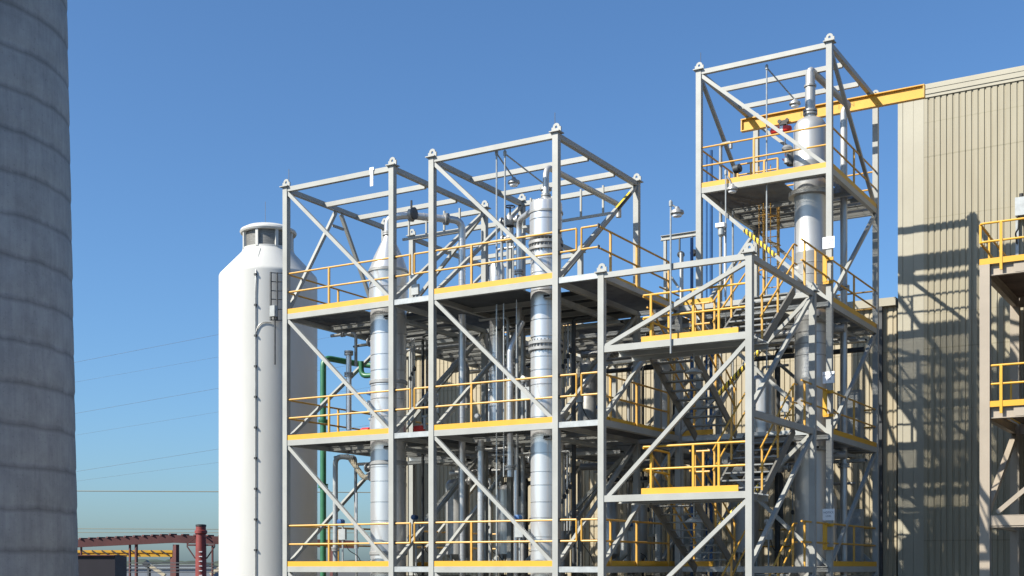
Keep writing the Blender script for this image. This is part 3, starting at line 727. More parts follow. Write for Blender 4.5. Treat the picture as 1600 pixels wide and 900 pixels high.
pipe('slim upright grey pipe right of the hooked pipe', up(1145, 34.8, 700, 330), .03, 'galv', n=8)
t = empty('pump_davit', V(-15.0, 33.6, 6.9), 'grey goalpost davit with hanging valves left of tallest tower', 'davit')
dz = at(1060, 34, 369).z
m = MB(); m.chan(V(-15.25, 34, dz), V(-14.1, 34, dz), .12, .14); m.build('beam', 'steel', t, smooth=False)
m = MB(); m.bar(V(-15.12, 34, 6.9), V(-15.12, 34, dz-.07), .08, .08); m.bar(V(-15.12, 34, dz-.9), V(-14.7, 34, dz-1.5), .06, .06); m.build('post', 'steel', t, smooth=False)
for x in (-14.62, -14.22):
    m = MB(); m.tube([V(x, 33.9, dz-.08), V(x, 33.9, dz-.45)], .03, 6); m.lathe(V(x, 33.9, dz-.55), [(.03, 0), (.1, .04), (.1, .14), (.03, .2)], 10, (.6, -.5, -.4)); m.build('hanging_valve', 'darkpipe', t)

# generic shaded equipment and pipework in the rear frames
rp = random.Random(11)
def valve_set(label, p, s=1.0, group=None):
    p = Vector(p); t = empty('valve_set', p, label, 'valve', group)
    m = MB(); m.tube([p-V(.25*s,0,0), p+V(.25*s,0,0)], .05*s, 8); m.lathe(p, [(.09*s, -.1*s), (.12*s, 0), (.09*s, .1*s)], 12); m.flange(p-V(.2*s,0,0), (1,0,0), .1*s, .04); m.flange(p+V(.2*s,0,0), (1,0,0), .1*s, .04); m.build('body', 'pipe', t)
    m = MB(); m.tube([p, p+V(0,0,.3*s)], .02*s, 6); pts = [p+V(.1*s*math.cos(a), .1*s*math.sin(a), .3*s) for a in [2*math.pi*k/10 for k in range(11)]]; m.tube(pts, .014*s, 5); m.tube([p+V(-.1*s,0,.3*s), p+V(.1*s,0,.3*s)], .01, 5); m.build('handwheel', rp.choice(['green', 'darkpipe', 'darkpipe', 'pipe']), t)
bays = (('leftmost front frame', AX0, AX1, Y0, Y1), ('second front frame', BX0, BX1, Y0, Y1), ('left rear frame', AX0, AX1, Y2, Y3), ('second rear frame', BX0, BX1, Y2, Y3), ('tallest tower', CX0, CX1, Y2, Y3))
for bn, x0, x1, y0, y1 in bays:
    for li, z in ((1, L[1]), (2, L[2]), (3, L[3])):
        ln = names[z]
        # pipes hung under the deck in both directions
        rear = 'rear' in bn or 'tower' in bn
        for k, kind in enumerate(('large dull', 'slim pale', 'medium dark') if rear else ('slim dull', 'thin dark')):
            r = {'large dull': .11, 'slim pale': .04, 'medium dark': .075, 'slim dull': .045, 'thin dark': .03}[kind]
            y = y0+1.9+.9*k+rp.uniform(-.2, .2); zz = z-.3-r-.17*k
            xd = rp.uniform(x0+.6, x1-.4)
            pts = [V(x0+.2, y, zz), V(xd, y, zz), V(xd, y, zz-rp.uniform(.9, 2.9))] if rp.random() < .6 else [V(x0+.12, y, zz), V(x1-.12, y, zz)]
            pipe('%s pipe hung under the %s deck of the %s' % (kind, ln, bn), pts, r, 'darkpipe' if 'dark' in kind else 'pipe', .15, ((0, rp.uniform(.2, .8)),))
        valve_set('handwheel valve hanging below the %s deck of the %s' % (ln, bn), V(rp.uniform(x0+.8, x1-.8), y0+1.3, z-.75), 1.3)
        if rear and z < 7:
            # upright vessels standing on the deck
            for k in range(2):
                x = x0+.9+1.7*k+rp.uniform(-.2, .2); y = y0+rp.uniform(1.2, 3.2); r = rp.uniform(.22, .42); h = rp.uniform(1.6, 2.6)
                t = empty('process_vessel', V(x, y, z), '%s %s upright vessel on the %s deck of the %s' % ('stout' if r > .32 else 'slender', ['left', 'right'][k], ln, bn), 'vessel')
                m = MB(); m.lathe(V(x, y, z+.3), [(.1, -.08), (r*.7, -.02), (r, .1), (r, h), (r*.75, h+.13), (.1, h+.18)], 20); m.build('shell', rp.choice(['pipe', 'ss', 'clad']), t)
                m = MB()
                for q in range(3): a = 2.1*q+.4; m.bar(V(x+r*.85*math.cos(a), y+r*.85*math.sin(a), z), V(x+r*.85*math.cos(a), y+r*.85*math.sin(a), z+.5), .06, .06)
                m.build('leg', 'steel', t, smooth=False)
                m = MB(); m.tube([V(x, y, z+h+.4), V(x, y, z+h+.7), V(x+.8, y, z+h+.7)], .04, 8, .1); m.build('nozzle', 'pipe', t)
            t = empty('electrical_cabinet', V(x1-.6, y1-.4, z), 'grey cabinet at the back of the %s deck of the %s' % (ln, bn), 'cabinet')
            m = MB(); m.box(x1-1.0, x1-.3, y1-.55, y1-.2, z, z+1.7); m.build('body', 'steel', t, smooth=False)
            m = MB(); m.box(x1-.96, x1-.34, y1-.563, y1-.551, z+.1, z+1.6); m.build('door', 'galv', t, smooth=False)
    # upright conduits
    for k, d_ in enumerate(('first', 'second', 'third') if 'tower' not in bn else ('first',)):
        x = x0+.7+1.0*k+rp.uniform(-.15, .15); y = y0+rp.uniform(2.8, 4.2)
        ztop = {0: 6.6, 1: 6.4, 2: 6.7}[k]
        pipe('%s upright dull pipe from the left inside the %s' % (d_, bn), [V(x, y, GZ), V(x, y, ztop), V(x+.5, y, ztop)], rp.choice([.04, .06, .09]), rp.choice(['pipe', 'darkpipe', 'ss']), .15)

def tray(label, p, q, wd=.3):
    p = Vector(p); q = Vector(q); t = empty('cable_tray', (p+q)/2, label, 'cable tray'); d = (q-p).normalized(); sd = d.cross(V(0,0,1)).normalized()
    for s_ in (-1, 1):
        m = MB(); m.bar(p+sd*s_*wd/2, q+sd*s_*wd/2, .02, .09); m.build('side_rail', 'galv', t, smooth=False)
    m = MB(); m.bar(p-V(0,0,.03), q-V(0,0,.03), wd-.03, .01); m.build('tray_floor', 'galv', t, smooth=False)
    m = MB()
    for o_ in (-.08, -.03, .03, .09): m.tube([p+sd*o_+V(0,0,.02), q+sd*o_+V(0,0,.02)], .016, 5)
    m.build('cables', 'black', t)
def stand(label, x, y, z, hgt=1.25):
    t = empty('instrument_stand', V(x, y, z), label, 'instrument')
    m = MB(); m.tube([(x, y, z), (x, y, z+hgt)], .025, 8); m.box(x-.1, x+.1, y-.1, y+.1, z, z+.012); m.build('post', 'galv', t)
    m = MB(); m.lathe(V(x, y-.08, z+hgt), [(.03, -.1), (.075, -.09), (.075, .09), (.03, .1)], 12, (0,1,0)); m.build('transmitter', rp.choice(['sign', 'blue', 'pipe']), t)
    m = MB(); m.box(x-.12, x+.12, y-.05, y+.03, z+hgt-.5, z+hgt-.2); m.build('junction_box', 'galv', t, smooth=False)
    m = MB(); m.tube([(x+.05, y, z+hgt-.5), (x+.12, y+.1, z+hgt-.8), (x+.3, y+.3, z+.3), (x+.3, y+.5, z+.05)], .012, 5, .1); m.build('cable', 'black', t)
def bundle(label, x0, x1, y, z, n, down):
    t = empty('tubing_bundle', V(x0, y, z), label, 'tubing')
    for k in range(n):
        m = MB(); yy = y+.09*k; xx = x1-.13*k
        m.tube([V(x0, yy, z), V(xx, yy, z), V(xx, yy, z-down)], .018+.007*(k % 2), 7, .08); m.build('tube', ('galv', 'clad', 'pipe', 'tanpipe')[k % 4], t)
    for k in range(n):
        m = MB(); xx = x1-.13*k; yy = y+.09*k; m.lathe(V(xx, yy, z-down*.45-.12*k), [(.02, -.07), (.05, -.05), (.05, .05), (.02, .07)], 8); m.tube([V(xx, yy, z-down*.45-.12*k), V(xx, yy-.1, z-down*.45-.12*k)], .015, 5); m.build('small_valve', 'darkpipe', t)
for bn, x0, x1, y0, y1 in bays:
    for li, z in ((1, L[1]), (2, L[2]), (3, L[3])):
        ln = names[z]
        tray('galvanised cable tray under the back of the %s deck of the %s' % (ln, bn), V(x0+.1, y1-.7, z-.42), V(x1-.1, y1-.7, z-.42))
        tray('narrow lengthwise cable tray below the %s deck of the %s' % (ln, bn), V(x1-.5, y0+.4, z-.3), V(x1-.5, y1-.2, z-.3), .2)
        bundle('bent tubes with small valves below the %s deck of the %s' % (ln, bn), x0+.5, x1-.7-rp.uniform(0, .8), y0+2.3+rp.uniform(-.4, .6), z-.5, rp.randint(3, 5), rp.uniform(1.2, 2.8))
        if z < 7: 
            stand('instrument stand near the front of the %s deck of the %s' % (ln, bn), x0+rp.uniform(1.3, 2.6), y0+.75, z)
            stand('taller instrument stand farther back on the %s deck of the %s' % (ln, bn), x0+rp.uniform(1.5, 3.1), y0+3.4, z, 1.45)
stand('instrument stand on the upper deck behind rails of the leftmost front frame', AX0+2.6, 29.6, L[3])
valve_set('valve with handwheel beside the slim vessel on upper deck', at(797, 29.6, 345), 1.3)
valve_set('lower valve beside the bright bent pipe on upper deck', at(797, 29.6, 372), 1.1)
for k in range(3):
    pipe('%s short upright tube behind the rails of second frame' % ('left', 'middle', 'right')[k], up(784+9*k, 29.6, 455, 352+14*k), .04-.008*k, 'galv', n=8)
p = at(581, 26.93)
m = MB(); m.box(p.x-.05, p.x+.05, 26.915, 26.93, 10.2, 10.62); m.box(p.x-.07, p.x+.07, 26.912, 26.932, 10.621, 10.70); tag(m.build('marker_plate', 'sign', smooth=False), 'small white plate hanging from top front beam of leftmost frame', 'plate')
# horizontal supports under the roof beams, hangers
for (x0, x1, y, z, lab) in ((BX0+.3, BX1-.5, 31.1, 9.75, 'pale pipe support beam hung inside the top of second frame'), (AX0+1.2, AX1-.2, 30.9, 9.9, 'thin pale support rail inside the top of leftmost frame')):
    t = empty('pipe_support', V((x0+x1)/2, y, z), lab, 'support')
    m = MB(); m.bar(V(x0, y, z), V(x1, y, z), .06, .07); m.build('rail', 'steel', t, smooth=False)
    for f in (.1, .38, .66, .9):
        m = MB(); x = x0+(x1-x0)*f; m.bar(V(x, y, z), V(x, y, TOP-.1), .05, .05); m.build('hanger', 'steel', t, smooth=False)

# ------------------------------------------------------------------ lamps
def pole_lamp(label, x, y, z0, z1, arm=(.16, .1), drop=.1):
    t = empty('pole_lamp', V(x, y, z0), label, 'lamp')
    m = MB(); m.tube([(x, y, z0), (x, y, z1)], .022, 8); m.build('pole', 'galv', t)
    m = MB(); m.tube([(x, y, z1), (x+arm[0], y+arm[1], z1-drop)], .02, 8); m.lathe((x, y, z1-.05), [(.04, 0), (.045, .1), (.02, .14)], 10); m.build('arm', 'galv', t)
    m = MB(); p = V(x+arm[0], y+arm[1], z1-drop); m.lathe(p, [(.12, -.16), (.16, -.13), (.15, -.07), (.07, -.03), (.04, .03)], 16); m.build('lamp_head', 'pipe', t)
    m = MB(); m.lathe(p, [(.1, -.2), (.115, -.161)], 14); m.build('lens', 'sign', t)
pole_lamp('slim pole lamp clipped to front beams of the stair tower', at(1048, 26.9).x, 26.9, 4.95, 8.42, (.14, .05))
pole_lamp('slim pole lamp clipped to upper deck front of the tallest tower', at(1134, 32.95).x, 32.95, 6.3, 10.93, (.17, .06), .35)
pole_lamp('long pole lamp hung from roof beam of the tallest tower', at(1198, 33.2).x, 33.2, 5.4, 13.72, (.55, .75), .75)
pole_lamp('left pole lamp hung from top front beam of second frame', at(776, 27.15).x, 27.15, 7.4, 10.5, (.15, .6), .5)
pole_lamp('right pole lamp hung from top front beam of second frame', at(789, 27.15).x, 27.15, 8.6, 10.45, (.4, 1.4), .5)
t = empty('flood_lamp', P(1130, 32.8, 355), 'small white flood lamp bracketed beside the tallest tower', 'lamp')
p = P(1127, 32.8, 353); m = MB(); m.box(p.x-.13, p.x+.13, p.y-.12, p.y+.1, p.z-.05, p.z+.06); m.build('housing', 'sign', t, smooth=False)
m = MB(); m.lathe(p+V(0,0,-.3), [(.05, 0), (.09, .05), (.09, .22)], 12); m.build('lens', 'galv', t); m = MB(); m.tube([p, p+V(0,.3,.0), p+V(0,.3,-1.9)], .04, 8, .06); m.build('bracket', 'sign', t)
for (x, y, z, lab) in ((AX0, Y0, TOP, 'thin lightning rod on front left corner of leftmost frame'), (BX1-.1, Y0, TOP, 'thin lightning rod on front right corner of second frame'), (CX0, Y2, DT, 'thin lightning rod on front left corner of tallest tower')):
    m = MB(); m.tube([V(x, y+.1, z), V(x, y+.1, z+.55)], .008, 5); tag(m.build('lightning_rod', 'cable'), lab, 'rod')
# under landing lamps
for k in (1, 2):
    p = V(-11.75, 28.1, HZ[k]-.17); t = empty('bulkhead_lamp', p, 'small round lamp hanging under the %s half landing' % ['', 'lower', 'upper'][k], 'lamp')
    m = MB(); m.tube([p, p-V(0,0,.35)], .015, 6); m.build('stem', 'galv', t); m = MB(); m.lathe(p-V(0,0,.47), [(.22, 0), (.2, .04), (.06, .12)], 16); m.build('shade', 'galv', t)

# ------------------------------------------------------------------ signs on tower column
for z, lab in ((8.62, 'top white notice plate on the tower column against the sky'), (5.03, 'middle white notice plate on the tower column, in shade'), (1.38, 'lowest white notice plate on the tower column, in shade')):
    t = empty('notice_sign', V(CX1, Y2-.1, z-.15), lab, 'sign')
    m = MB(); m.box(CX1-.16, CX1+.16, Y2-.105, Y2-.093, z-.155, z+.155); m.build('plate', 'sign', t, smooth=False)
    for dz_, hw in ((.06, .11), (-.03, .07)):
        cu = bpy.data.curves.new('lettering', 'FONT'); cu.body = 'NOTICE' if dz_ > 0 else 'LEVEL'; cu.size = .075 if dz_ > 0 else .06; cu.align_x = 'CENTER'
        o = bpy.data.objects.new('tmp', cu); scene.collection.objects.link(o)
        me = bpy.data.meshes.new_from_object(o.evaluated_get(bpy.context.evaluated_depsgraph_get())); bpy.data.objects.remove(o)
        l_ = bpy.data.objects.new('lettering', me); scene.collection.objects.link(l_); me.materials.clear(); me.materials.append(M['ink'])
        l_.parent = t; l_.rotation_euler = (R(90), 0, 0); org = ORG[t.name]; l_.location = (0, -.01, dz_+.12)

# ------------------------------------------------------------------ crane beam and hoist
t = empty('crane_beam', V(-11, 36.9, 13.4), 'yellow monorail beam reaching from tallest tower to the tall building', 'crane beam')
m = MB(); xL, xR = -13.85, -8.33; z0, z1 = 13.42, 13.80
m.box(xL, xR, 36.82, 36.98, z1-.03, z1); m.box(xL, xR, 36.82, 36.98, z0, z0+.03); m.box(xL, xR, 36.893, 36.907, z0+.031, z1-.031)
m.build('beam', 'toe', t, smooth=False)
m = MB()
for x in (xL+.02, xR-.02): m.box(x-.02, x+.02, 36.83, 36.97, z0+.032, z1-.032)
m.build('end_stop', 'yellow', t, smooth=False)
m = MB()
for x in (CX0, CX1): m.box(x-.05, x+.05, 36.84, 36.96, z1+.001, z1+.06)
m.build('clamp', 'steel', t, smooth=False)
for body, x in (('1 TON', -11.75), ('1 TON', -10.6)):
    cu = bpy.data.curves.new('lettering', 'FONT'); cu.body = body; cu.size = .17; cu.align_x = 'CENTER'
    o = bpy.data.objects.new('tmp', cu); scene.collection.objects.link(o)
    me = bpy.data.meshes.new_from_object(o.evaluated_get(bpy.context.evaluated_depsgraph_get())); bpy.data.objects.remove(o)
    l_ = bpy.data.objects.new('lettering', me); scene.collection.objects.link(l_); me.materials.clear(); me.materials.append(M['inkdark'])
    l_.parent = t; l_.rotation_euler = (R(90), 0, 0); l_.location = (x+11, -.012, .16)
hx = at(1226, 36.9).x
t = empty('chain_hoist', V(hx, 36.9, 12.3), 'red electric chain hoist hanging from the yellow beam', 'hoist')
m = MB()
for dx in (-.12, .12): m.lathe((hx+dx, 36.80, z0+.06), [(.06, 0), (.06, .05)], 12, (0,-1,0))
m.box(hx-.12, hx+.12, 36.76, 36.78, z0-.12, z0+.08); m.box(hx-.1, hx+.1, 36.76, 37.0, z0-.16, z0-.05); m.build('trolley', 'black', t, smooth=False)
m = MB(); m.lathe((hx-.40, 36.78, z0-.2), [(.05, 0), (.105, .05), (.115, .2), (.12, .34), (.115, .5), (.09, .62), (.04, .66)], 18, (1,0,0)); m.build('motor', 'red', t)
m = MB(); m.lathe((hx-.08, 36.78, z0-.2), [(.124, 0), (.124, .1)], 18, (1,0,0)); m.build('badge_band', 'sign', t)
m = MB(); m.tube([(hx+.02, 36.88, z0-.35), (hx+.02, 36.88, z0-.95)], .02, 6); m.build('chain', 'darkpipe', t)
m = MB(); pts = [(hx+.02+.07*math.sin(a), 36.88, z0-1.04+.08*math.cos(a)) for a in [2*math.pi*k/12*.8 for k in range(12)]]; m.tube(pts, .02, 6); m.build('hook', 'red', t)
p = P(1230, 34.3, 240)
t = empty('control_valve', p, 'dark control valve on left side of stainless column, top deck', 'valve')
m = MB(); m.lathe(p-V(0,0,.3), [(.05, 0), (.09, .03), (.09, .15), (.05, .2), (.05, .35), (.14, .38), (.16, .45), (.1, .52)], 14); m.tube([p-V(0,0,.2), p+V(.4,.1,-.2)], .06, 8); m.build('body', 'pipe', t)
m = MB(); m.lathe(p+V(.1,.1,-.32), [(.14, 0), (.17, .1), (.17, .3), (.1, .36)], 14); m.build('actuator', 'darkpipe', t)
# yellow gate frame on upper deck
t = empty('swing_gate', V(-12.5, 34.6, TOP), 'yellow safety gate frame standing on top deck behind the rails', 'gate')
m = MB()
for z in (.35, .7, 1.0): m.tube([V(-13.1, 34.6, TOP+z), V(-11.9, 34.6, TOP+z)], .025, 8)
for x in (-13.1, -12.7, -12.3, -11.9): m.bar(V(x, 34.6, TOP), V(x, 34.6, TOP+1.0), .05, .05, up=(0,1,0))
m.build('gate_frame', 'yellow', t)
p = at(1147, 33.6, 235)
t = empty('fire_monitor', p-V(0,0,.1), 'small dark instrument on bracket at top deck of tallest tower', 'instrument')
m = MB(); m.tube([V(p.x, p.y, TOP), V(p.x, p.y, TOP+.55)], .03, 8); m.build('stand', 'pipe', t); m = MB(); m.lathe(V(p.x, p.y, TOP+.55), [(.06, 0), (.12, .03), (.12, .2), (.06, .24)], 14, (1, -.3, 0)); m.build('head', 'darkpipe', t)

# small items on decks
for i, (px, Y, py, lab) in enumerate(((542, 29, 466, 'orange handled pump on upper deck of leftmost frame'), (572, 28.2, 655, 'red small pump beside cone column on the middle deck'), (655, 28.5, 665, 'red handled pump on middle walkway between frames'))):
    p = at(px, Y, py); zf = [z for z in L if z < p.z+.4][-1]
    t = empty('pump', V(p.x, p.y, zf), lab, 'pump')
    m = MB(); m.lathe(V(p.x-.15, p.y, zf+.25), [(.06, 0), (.12, .03), (.12, .28), (.05, .32)], 14, (1,0,0)); m.build('motor', 'red' if i else 'yellow', t)
    m = MB(); m.box(p.x-.25, p.x+.25, p.y-.1, p.y+.1, zf, zf+.12); m.build('base', 'darkpipe', t, smooth=False)
    m = MB(); m.tube([V(p.x+.18, p.y, zf+.25), V(p.x+.18, p.y, zf+.6)], .04, 8); m.flange(V(p.x+.18, p.y, zf+.6), (0,0,1), .08); m.build('outlet', 'galv', t)

# ------------------------------------------------------------------ right hand platform
t = empty('access_platform', V(-3.5, 38, GZ), 'tan steel access platform with yellow rails at the right edge', 'platform')
PX0, PX1, PY0, PY1 = -6.48, -0.5, 35.8, 40.55; ch = .13
for x in (PX0, PX1):
    for y in (PY0, PY1):
        m = MB(); zt = 8.16
        m.box(x-ch, x+ch, y-ch, y-ch+.016, GZ, zt); m.box(x-ch, x+ch, y+ch-.016, y+ch, GZ, zt); m.box(x-.008, x+.008, y-ch+.017, y+ch-.017, GZ, zt); m.box(x-.25, x+.25, y-.25, y+.25, GZ, GZ+.03)
        m.build('column', 'tan', t, smooth=False)
for zd in (8.16, 4.30):
    for y in (PY0, PY1):
        m = MB(); m.chan(V(PX0+ch, y, zd-.15), V(PX1-ch, y, zd-.15), .14, .3, .02); m.box(PX0+ch+.6, PX1-ch-.1, y-.075, y-.068, zd-.27, zd-.03); m.build('beam', 'tan', t, smooth=False)
    for x in (PX0, PX1, (PX0+PX1)/2):
        m = MB(); m.chan(V(x, PY0+ch, zd-.15), V(x, PY1-ch, zd-.15), .14, .29, .02); m.build('beam', 'tan', t, smooth=False)
    dx_ = 0 if zd > 5 else .27
    m = MB(); m.box(PX0-.05+dx_, PX1, PY0-.06, PY1, zd+.002, zd+.03); m.build('deck', 'rust', t, smooth=False)
    m = MB(); m.box(PX0-.12+dx_, PX1, PY0-.13, PY0-.115, zd+.002, zd+.16); m.box(PX0-.135+dx_, PX0-.122+dx_, PY0-.13, PY1, zd+.002, zd+.16); m.build('toe_board', 'toe', t, smooth=False)
    xr_, yr_ = PX0-.12, PY0-.1
    b = MB()
    xs_ = xr_ if zd > 5 else xr_+.3
    for h in (1.12, .62): b.tube([(xs_, yr_+1.2 if zd > 5 else yr_+.01, zd+h), (xs_, yr_, zd+h), (PX1, yr_, zd+h)], .03, 8, .12)
    if zd > 5:
        for h in (1.12, .62): b.tube([(xs_-.02, yr_+.35, zd+h), (xs_-.02, PY1-.3, zd+h-.0)], .03, 8)
        b.bar((xs_-.01, yr_+.1, zd+.62), (xs_-.01, yr_+.1, zd+1.12), .06, .06, up=(0,1,0))
    o = b.build('handrail', 'toe', t)
    for x in (PX0+.42, PX0+2.2, PX0+4.0):
        q = MB(); q.bar((x, yr_-.02, zd-.18), (x, yr_-.02, zd+1.12), .07, .05, up=(0,1,0)); q.build('post', 'toe', o)
    for y in (yr_+1.3, yr_+3):
        q = MB(); q.bar((xs_, y, zd), (xs_, y, zd+1.12), .05, .05, up=(0,1,0)); q.build('post', 'toe', o)
m = MB(); m.chan(V(PX0+ch, PY0, 1.22), V(PX1-ch, PY0, 1.22), .14, .33, .02); m.box(PX0+ch, PX1-ch, PY0-.075, PY0-.068, 1.10, 1.36); m.build('beam', 'tan', t, smooth=False)
m = MB(); m.chan(V(PX0, PY0+ch, 1.22), V(PX0, PY1-ch, 1.22), .14, .3, .02); m.build('beam', 'tan', t, smooth=False)
m = MB(); m.bar(V(PX0, PY0+.25, 1.5), V(PX0, PY1-.15, 3.95), .16, .16, up=(1,0,0)); m.build('brace', 'tan', t, smooth=False)
m = MB(); m.bar(V(PX0+.3, PY0, 1.45), V(PX0+3.2, PY0, 3.95), .12, .12, up=(0,1,0)); m.build('brace', 'tan', t, smooth=False)
m = MB(); m.box(-5.2, -5.1, 37.2, 37.3, GZ, 3.9); m.build('upright', 'toe', t, smooth=False)
t = empty('wall_cabinet', V(-5.2, YW-.3, 9.3), 'pale grey electrical box on the tall wall above right platform', 'electrical box')
p = at(1598, YW-.25, 322)
m = MB(); m.box(p.x-.2, p.x+.35, YW-.4, YW-.05, p.z-.3, p.z+.25); m.build('box', 'galv', t, smooth=False)
m = MB(); m.tube([V(p.x-.05, YW-.2, p.z+.25), V(p.x-.05, YW-.2, p.z+.4)], .06, 10); m.build('cap', 'black', t)
m = MB(); m.bar(V(p.x-.18, YW-.1, 8.1), V(p.x-.18, YW-.1, p.z-.3), .09, .06); m.build('conduit', 'galv', t, smooth=False)
m = MB(); m.tube([V(p.x-.1, YW-.3, p.z-.3), V(p.x-.12, YW-.3, p.z-.7), V(p.x-.2, YW-.3, p.z-.8), V(p.x-.18, YW-.15, p.z-1.1)], .025, 6, .1); m.build('cable', 'black', t)

# ------------------------------------------------------------------ far yard at lower left
def far(px, d, py): return camdir(px, d, py)
FD = 120.0
t = empty('loading_canopy', far(235, FD, 885)+V(0,0,GZ), 'dark red steel canopy frame in the distance between stack and tank', 'canopy')
def fbox(m, p, q, wd, ht): m.bar(p, q, wd, ht)
m = MB(); pa, pb, pc = far(60, FD, 852), far(270, FD, 842), far(560, FD, 851)
m.bar(pa, pb, .5, .75); m.bar(pb, pc, .5, .75); m.build('girder', 'redsteel', t, smooth=False)
for k in range(5, 23):
    m = MB(); q = pa.lerp(pb, k/15) if k < 15 else pb.lerp(pc, (k-15)/15); m.box(q.x-.15, q.x+.15, q.y-.4, q.y+.4, q.z+.376, q.z+.5); m.build('purlin', 'redsteel', t, smooth=False)
for px, wd in ((275, .42), (127, .14), (203, .16), (213, .22), (332, .14), (520, .4)):
    q = far(px, FD, 846); m = MB(); m.box(q.x-wd/2, q.x+wd/2, q.y-wd/2, q.y+wd/2, GZ, q.z-.3); m.build('post', 'redsteel', t, smooth=False)
q0 = far(60, 119, 880)
m = MB()
for py in (879.5, 884.5, 889, 894): m.bar(far(60, 119, py), far(345, 119, py), .05, .09)
m.build('handrail', 'cable', t, smooth=False)
t = empty('red_tower', far(314, 112, 885)+V(0,0,GZ), 'bright red steel tower rising above the canopy beside white tank', 'tower')
q = far(314, 112, 822); m = MB()
m.lathe(V(q.x, q.y, GZ), [(.5, 0), (.47, -GZ+1.6), (.42, -GZ+2.9)], 16); m.build('shaft', 'redtower', t)
m = MB(); m.lathe(V(q.x, q.y, 2.85), [(.42, 0), (.55, .1), (.55, .35), (.44, .4), (.44, .75)], 16); m.build('head', 'redtower', t)
m = MB(); m.lathe(V(q.x, q.y, 3.56), [(.47, 0), (.47, .16), (.3, .2)], 16); m.build('cap', 'black', t)
m = MB(); r_ = V(CS, SN, 0)
for s in (-1, 1):
    e = V(q.x, q.y, 1.9)+r_*s*1.25; m.bar(V(q.x, q.y, 1.9)+r_*s*.5, e, .3, .14); m.bar(e-V(0,0,.1), V(q.x, q.y, .7)+r_*s*.5, .1, .1); m.bar(e+V(0,0,.1), V(q.x, q.y, 2.6)+r_*s*.5, .12, .12)
m.build('bracket', 'redsteel', t, smooth=False)
m = MB()
for k in range(12): m.bar(V(q.x, q.y, 1.3-k*.42)+r_*.5-V(0,.55,0), V(q.x, q.y, 1.3-k*.42)+r_*.25-V(0,.6,0), .05, .08)
m.build('rung', 'sign', t, smooth=False)
t = empty('gantry_girder', far(200, 140, 885)+V(0,0,GZ), 'yellow gantry girder with dark lattice under the red canopy', 'girder')
ga, gb = far(40, 140, 864.5), far(270, 140, 864.5)
m = MB(); m.bar(ga+V(0,0,.2), gb+V(0,0,.2), .5, .28); m.bar(ga-V(0,0,.25), gb-V(0,0,.25), .5, .28); m.bar(ga+V(0,.1,0), gb+V(0,.1,0), .3, .5); m.build('chord', 'toe', t, smooth=False)
m = MB()
for k in range(15): a = ga.lerp(gb, k/15); b = ga.lerp(gb, (k+.8)/15); m.bar(a+V(0,-.35,.3), b+V(0,-.35,-.2), .06, .13)
m.build('lattice', 'black', t, smooth=False)
for px in (40, 270):
    m = MB(); q = far(px, 140, 870); m.box(q.x-.2, q.x+.2, q.y-.2, q.y+.2, GZ, q.z); m.build('leg', 'redsteel', t, smooth=False)
t = empty('dark_shed', far(140, 100, 885)+V(0,0,GZ), 'dark blue and maroon shed partly behind the concrete stack', 'shed')
p0, p1 = far(70, 100, 869), far(189, 100, 869)
m = MB(); m.bar(V(p0.x, p0.y, (p0.z+GZ)/2), V(p1.x, p1.y, (p0.z+GZ)/2), 3, p0.z-GZ); m.build('wall', 'bluebox', t, smooth=False)
m = MB(); m.bar(V(p0.x, p0.y, p0.z+.05), V(p1.x, p1.y, p0.z+.05), 3.3, .08); m.build('roof', 'redsteel', t, smooth=False)
m = MB()
for k in range(7): a = p0.lerp(p1, (k+.3)/7); m.box(a.x-.04, a.x+.04, a.y-1.56, a.y-1.49, GZ, a.z)
m.build('panel_joint', 'redsteel', t, smooth=False)
t = empty('conveyor', far(240, 130, 885)+V(0,0,GZ), 'slanting pale conveyor far away under the red canopy', 'conveyor')
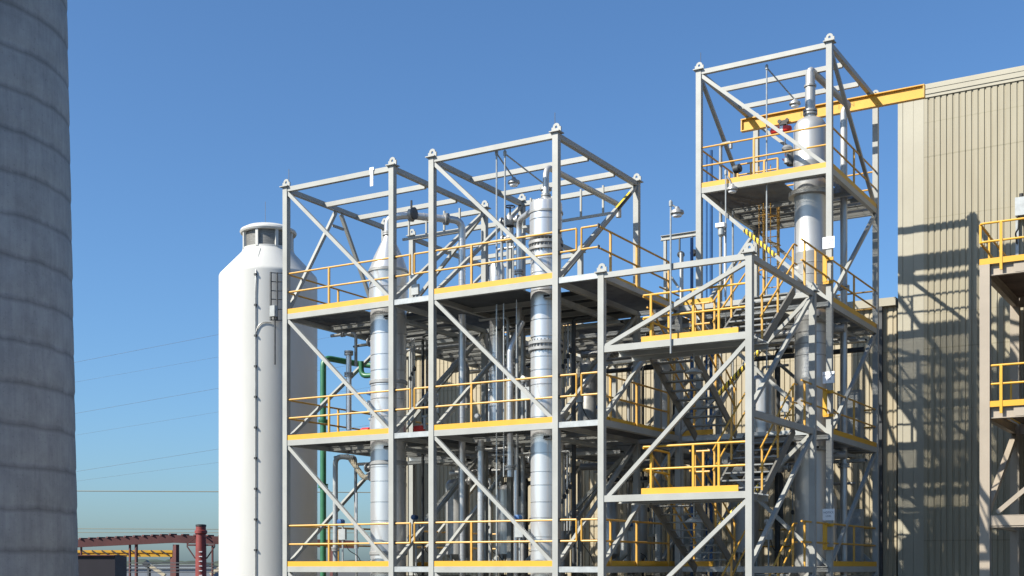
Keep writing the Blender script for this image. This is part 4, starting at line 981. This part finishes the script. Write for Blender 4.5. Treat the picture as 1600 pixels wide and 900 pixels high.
for c4 in ((229, 880, 258, 899), (329, 897, 350, 884)):
    m = MB(); m.bar(far(c4[0], 130, c4[1]), far(c4[2], 130, c4[3]), .6, .35); m.build('belt_frame', 'tanpipe', t, smooth=False)
m = MB(); m.bar(far(233, 130, 883)-V(0,0,.2), V(far(233, 130, 883).x, far(233, 130, 883).y, GZ), .25, .25); m.bar(far(226, 130, 884), far(232, 130, 878), .8, .5); m.build('head_frame', 'darkpipe', t, smooth=False)
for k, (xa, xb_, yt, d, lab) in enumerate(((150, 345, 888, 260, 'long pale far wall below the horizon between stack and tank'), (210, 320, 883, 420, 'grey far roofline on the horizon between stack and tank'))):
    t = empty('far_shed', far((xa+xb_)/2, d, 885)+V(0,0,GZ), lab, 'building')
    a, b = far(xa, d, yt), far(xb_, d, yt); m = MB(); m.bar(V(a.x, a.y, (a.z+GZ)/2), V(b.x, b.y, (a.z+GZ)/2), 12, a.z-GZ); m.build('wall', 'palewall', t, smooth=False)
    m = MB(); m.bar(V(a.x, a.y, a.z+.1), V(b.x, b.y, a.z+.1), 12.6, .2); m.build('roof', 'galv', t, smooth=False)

# power lines
def wire(label, xa, ya, xb_, yb_, d, r, mt, sag=.0):
    a, b = far(xa, d, ya), far(xb_, d, yb_); m = MB()
    pts = [a.lerp(b, k/12)-V(0, 0, sag*4*(k/12)*(1-k/12)) for k in range(13)]
    m.tube(pts, r, 5); tag(m.build('power_line', mt), label, 'power line', 'power lines crossing the left sky')
for k, (ya, yb_, d, r, nm) in enumerate(((566, 522, 170, .017, 'highest'), (597, 557, 190, .013, 'second highest'), (646, 606, 170, .017, 'third highest'), (680, 643, 190, .013, 'fourth highest'), (737, 701, 170, .017, 'fifth highest'), (752, 722, 190, .013, 'lowest'))):
    s = (yb_-ya)/(345-118)
    wire('%s sloping power line left of the white tank' % nm, 40, ya-78*s, 625, yb_+280*s, d, r, 'cable')
wire('upper level tan cable crossing behind the white tank', 60, 767, 900, 771, 140, .045, 'cableb')
wire('lower level tan cable close above the red canopy', 60, 826, 900, 829, 140, .03, 'cableb')
wire('lowest level tan cable just above the red canopy', 60, 832, 900, 833, 150, .03, 'cableb')
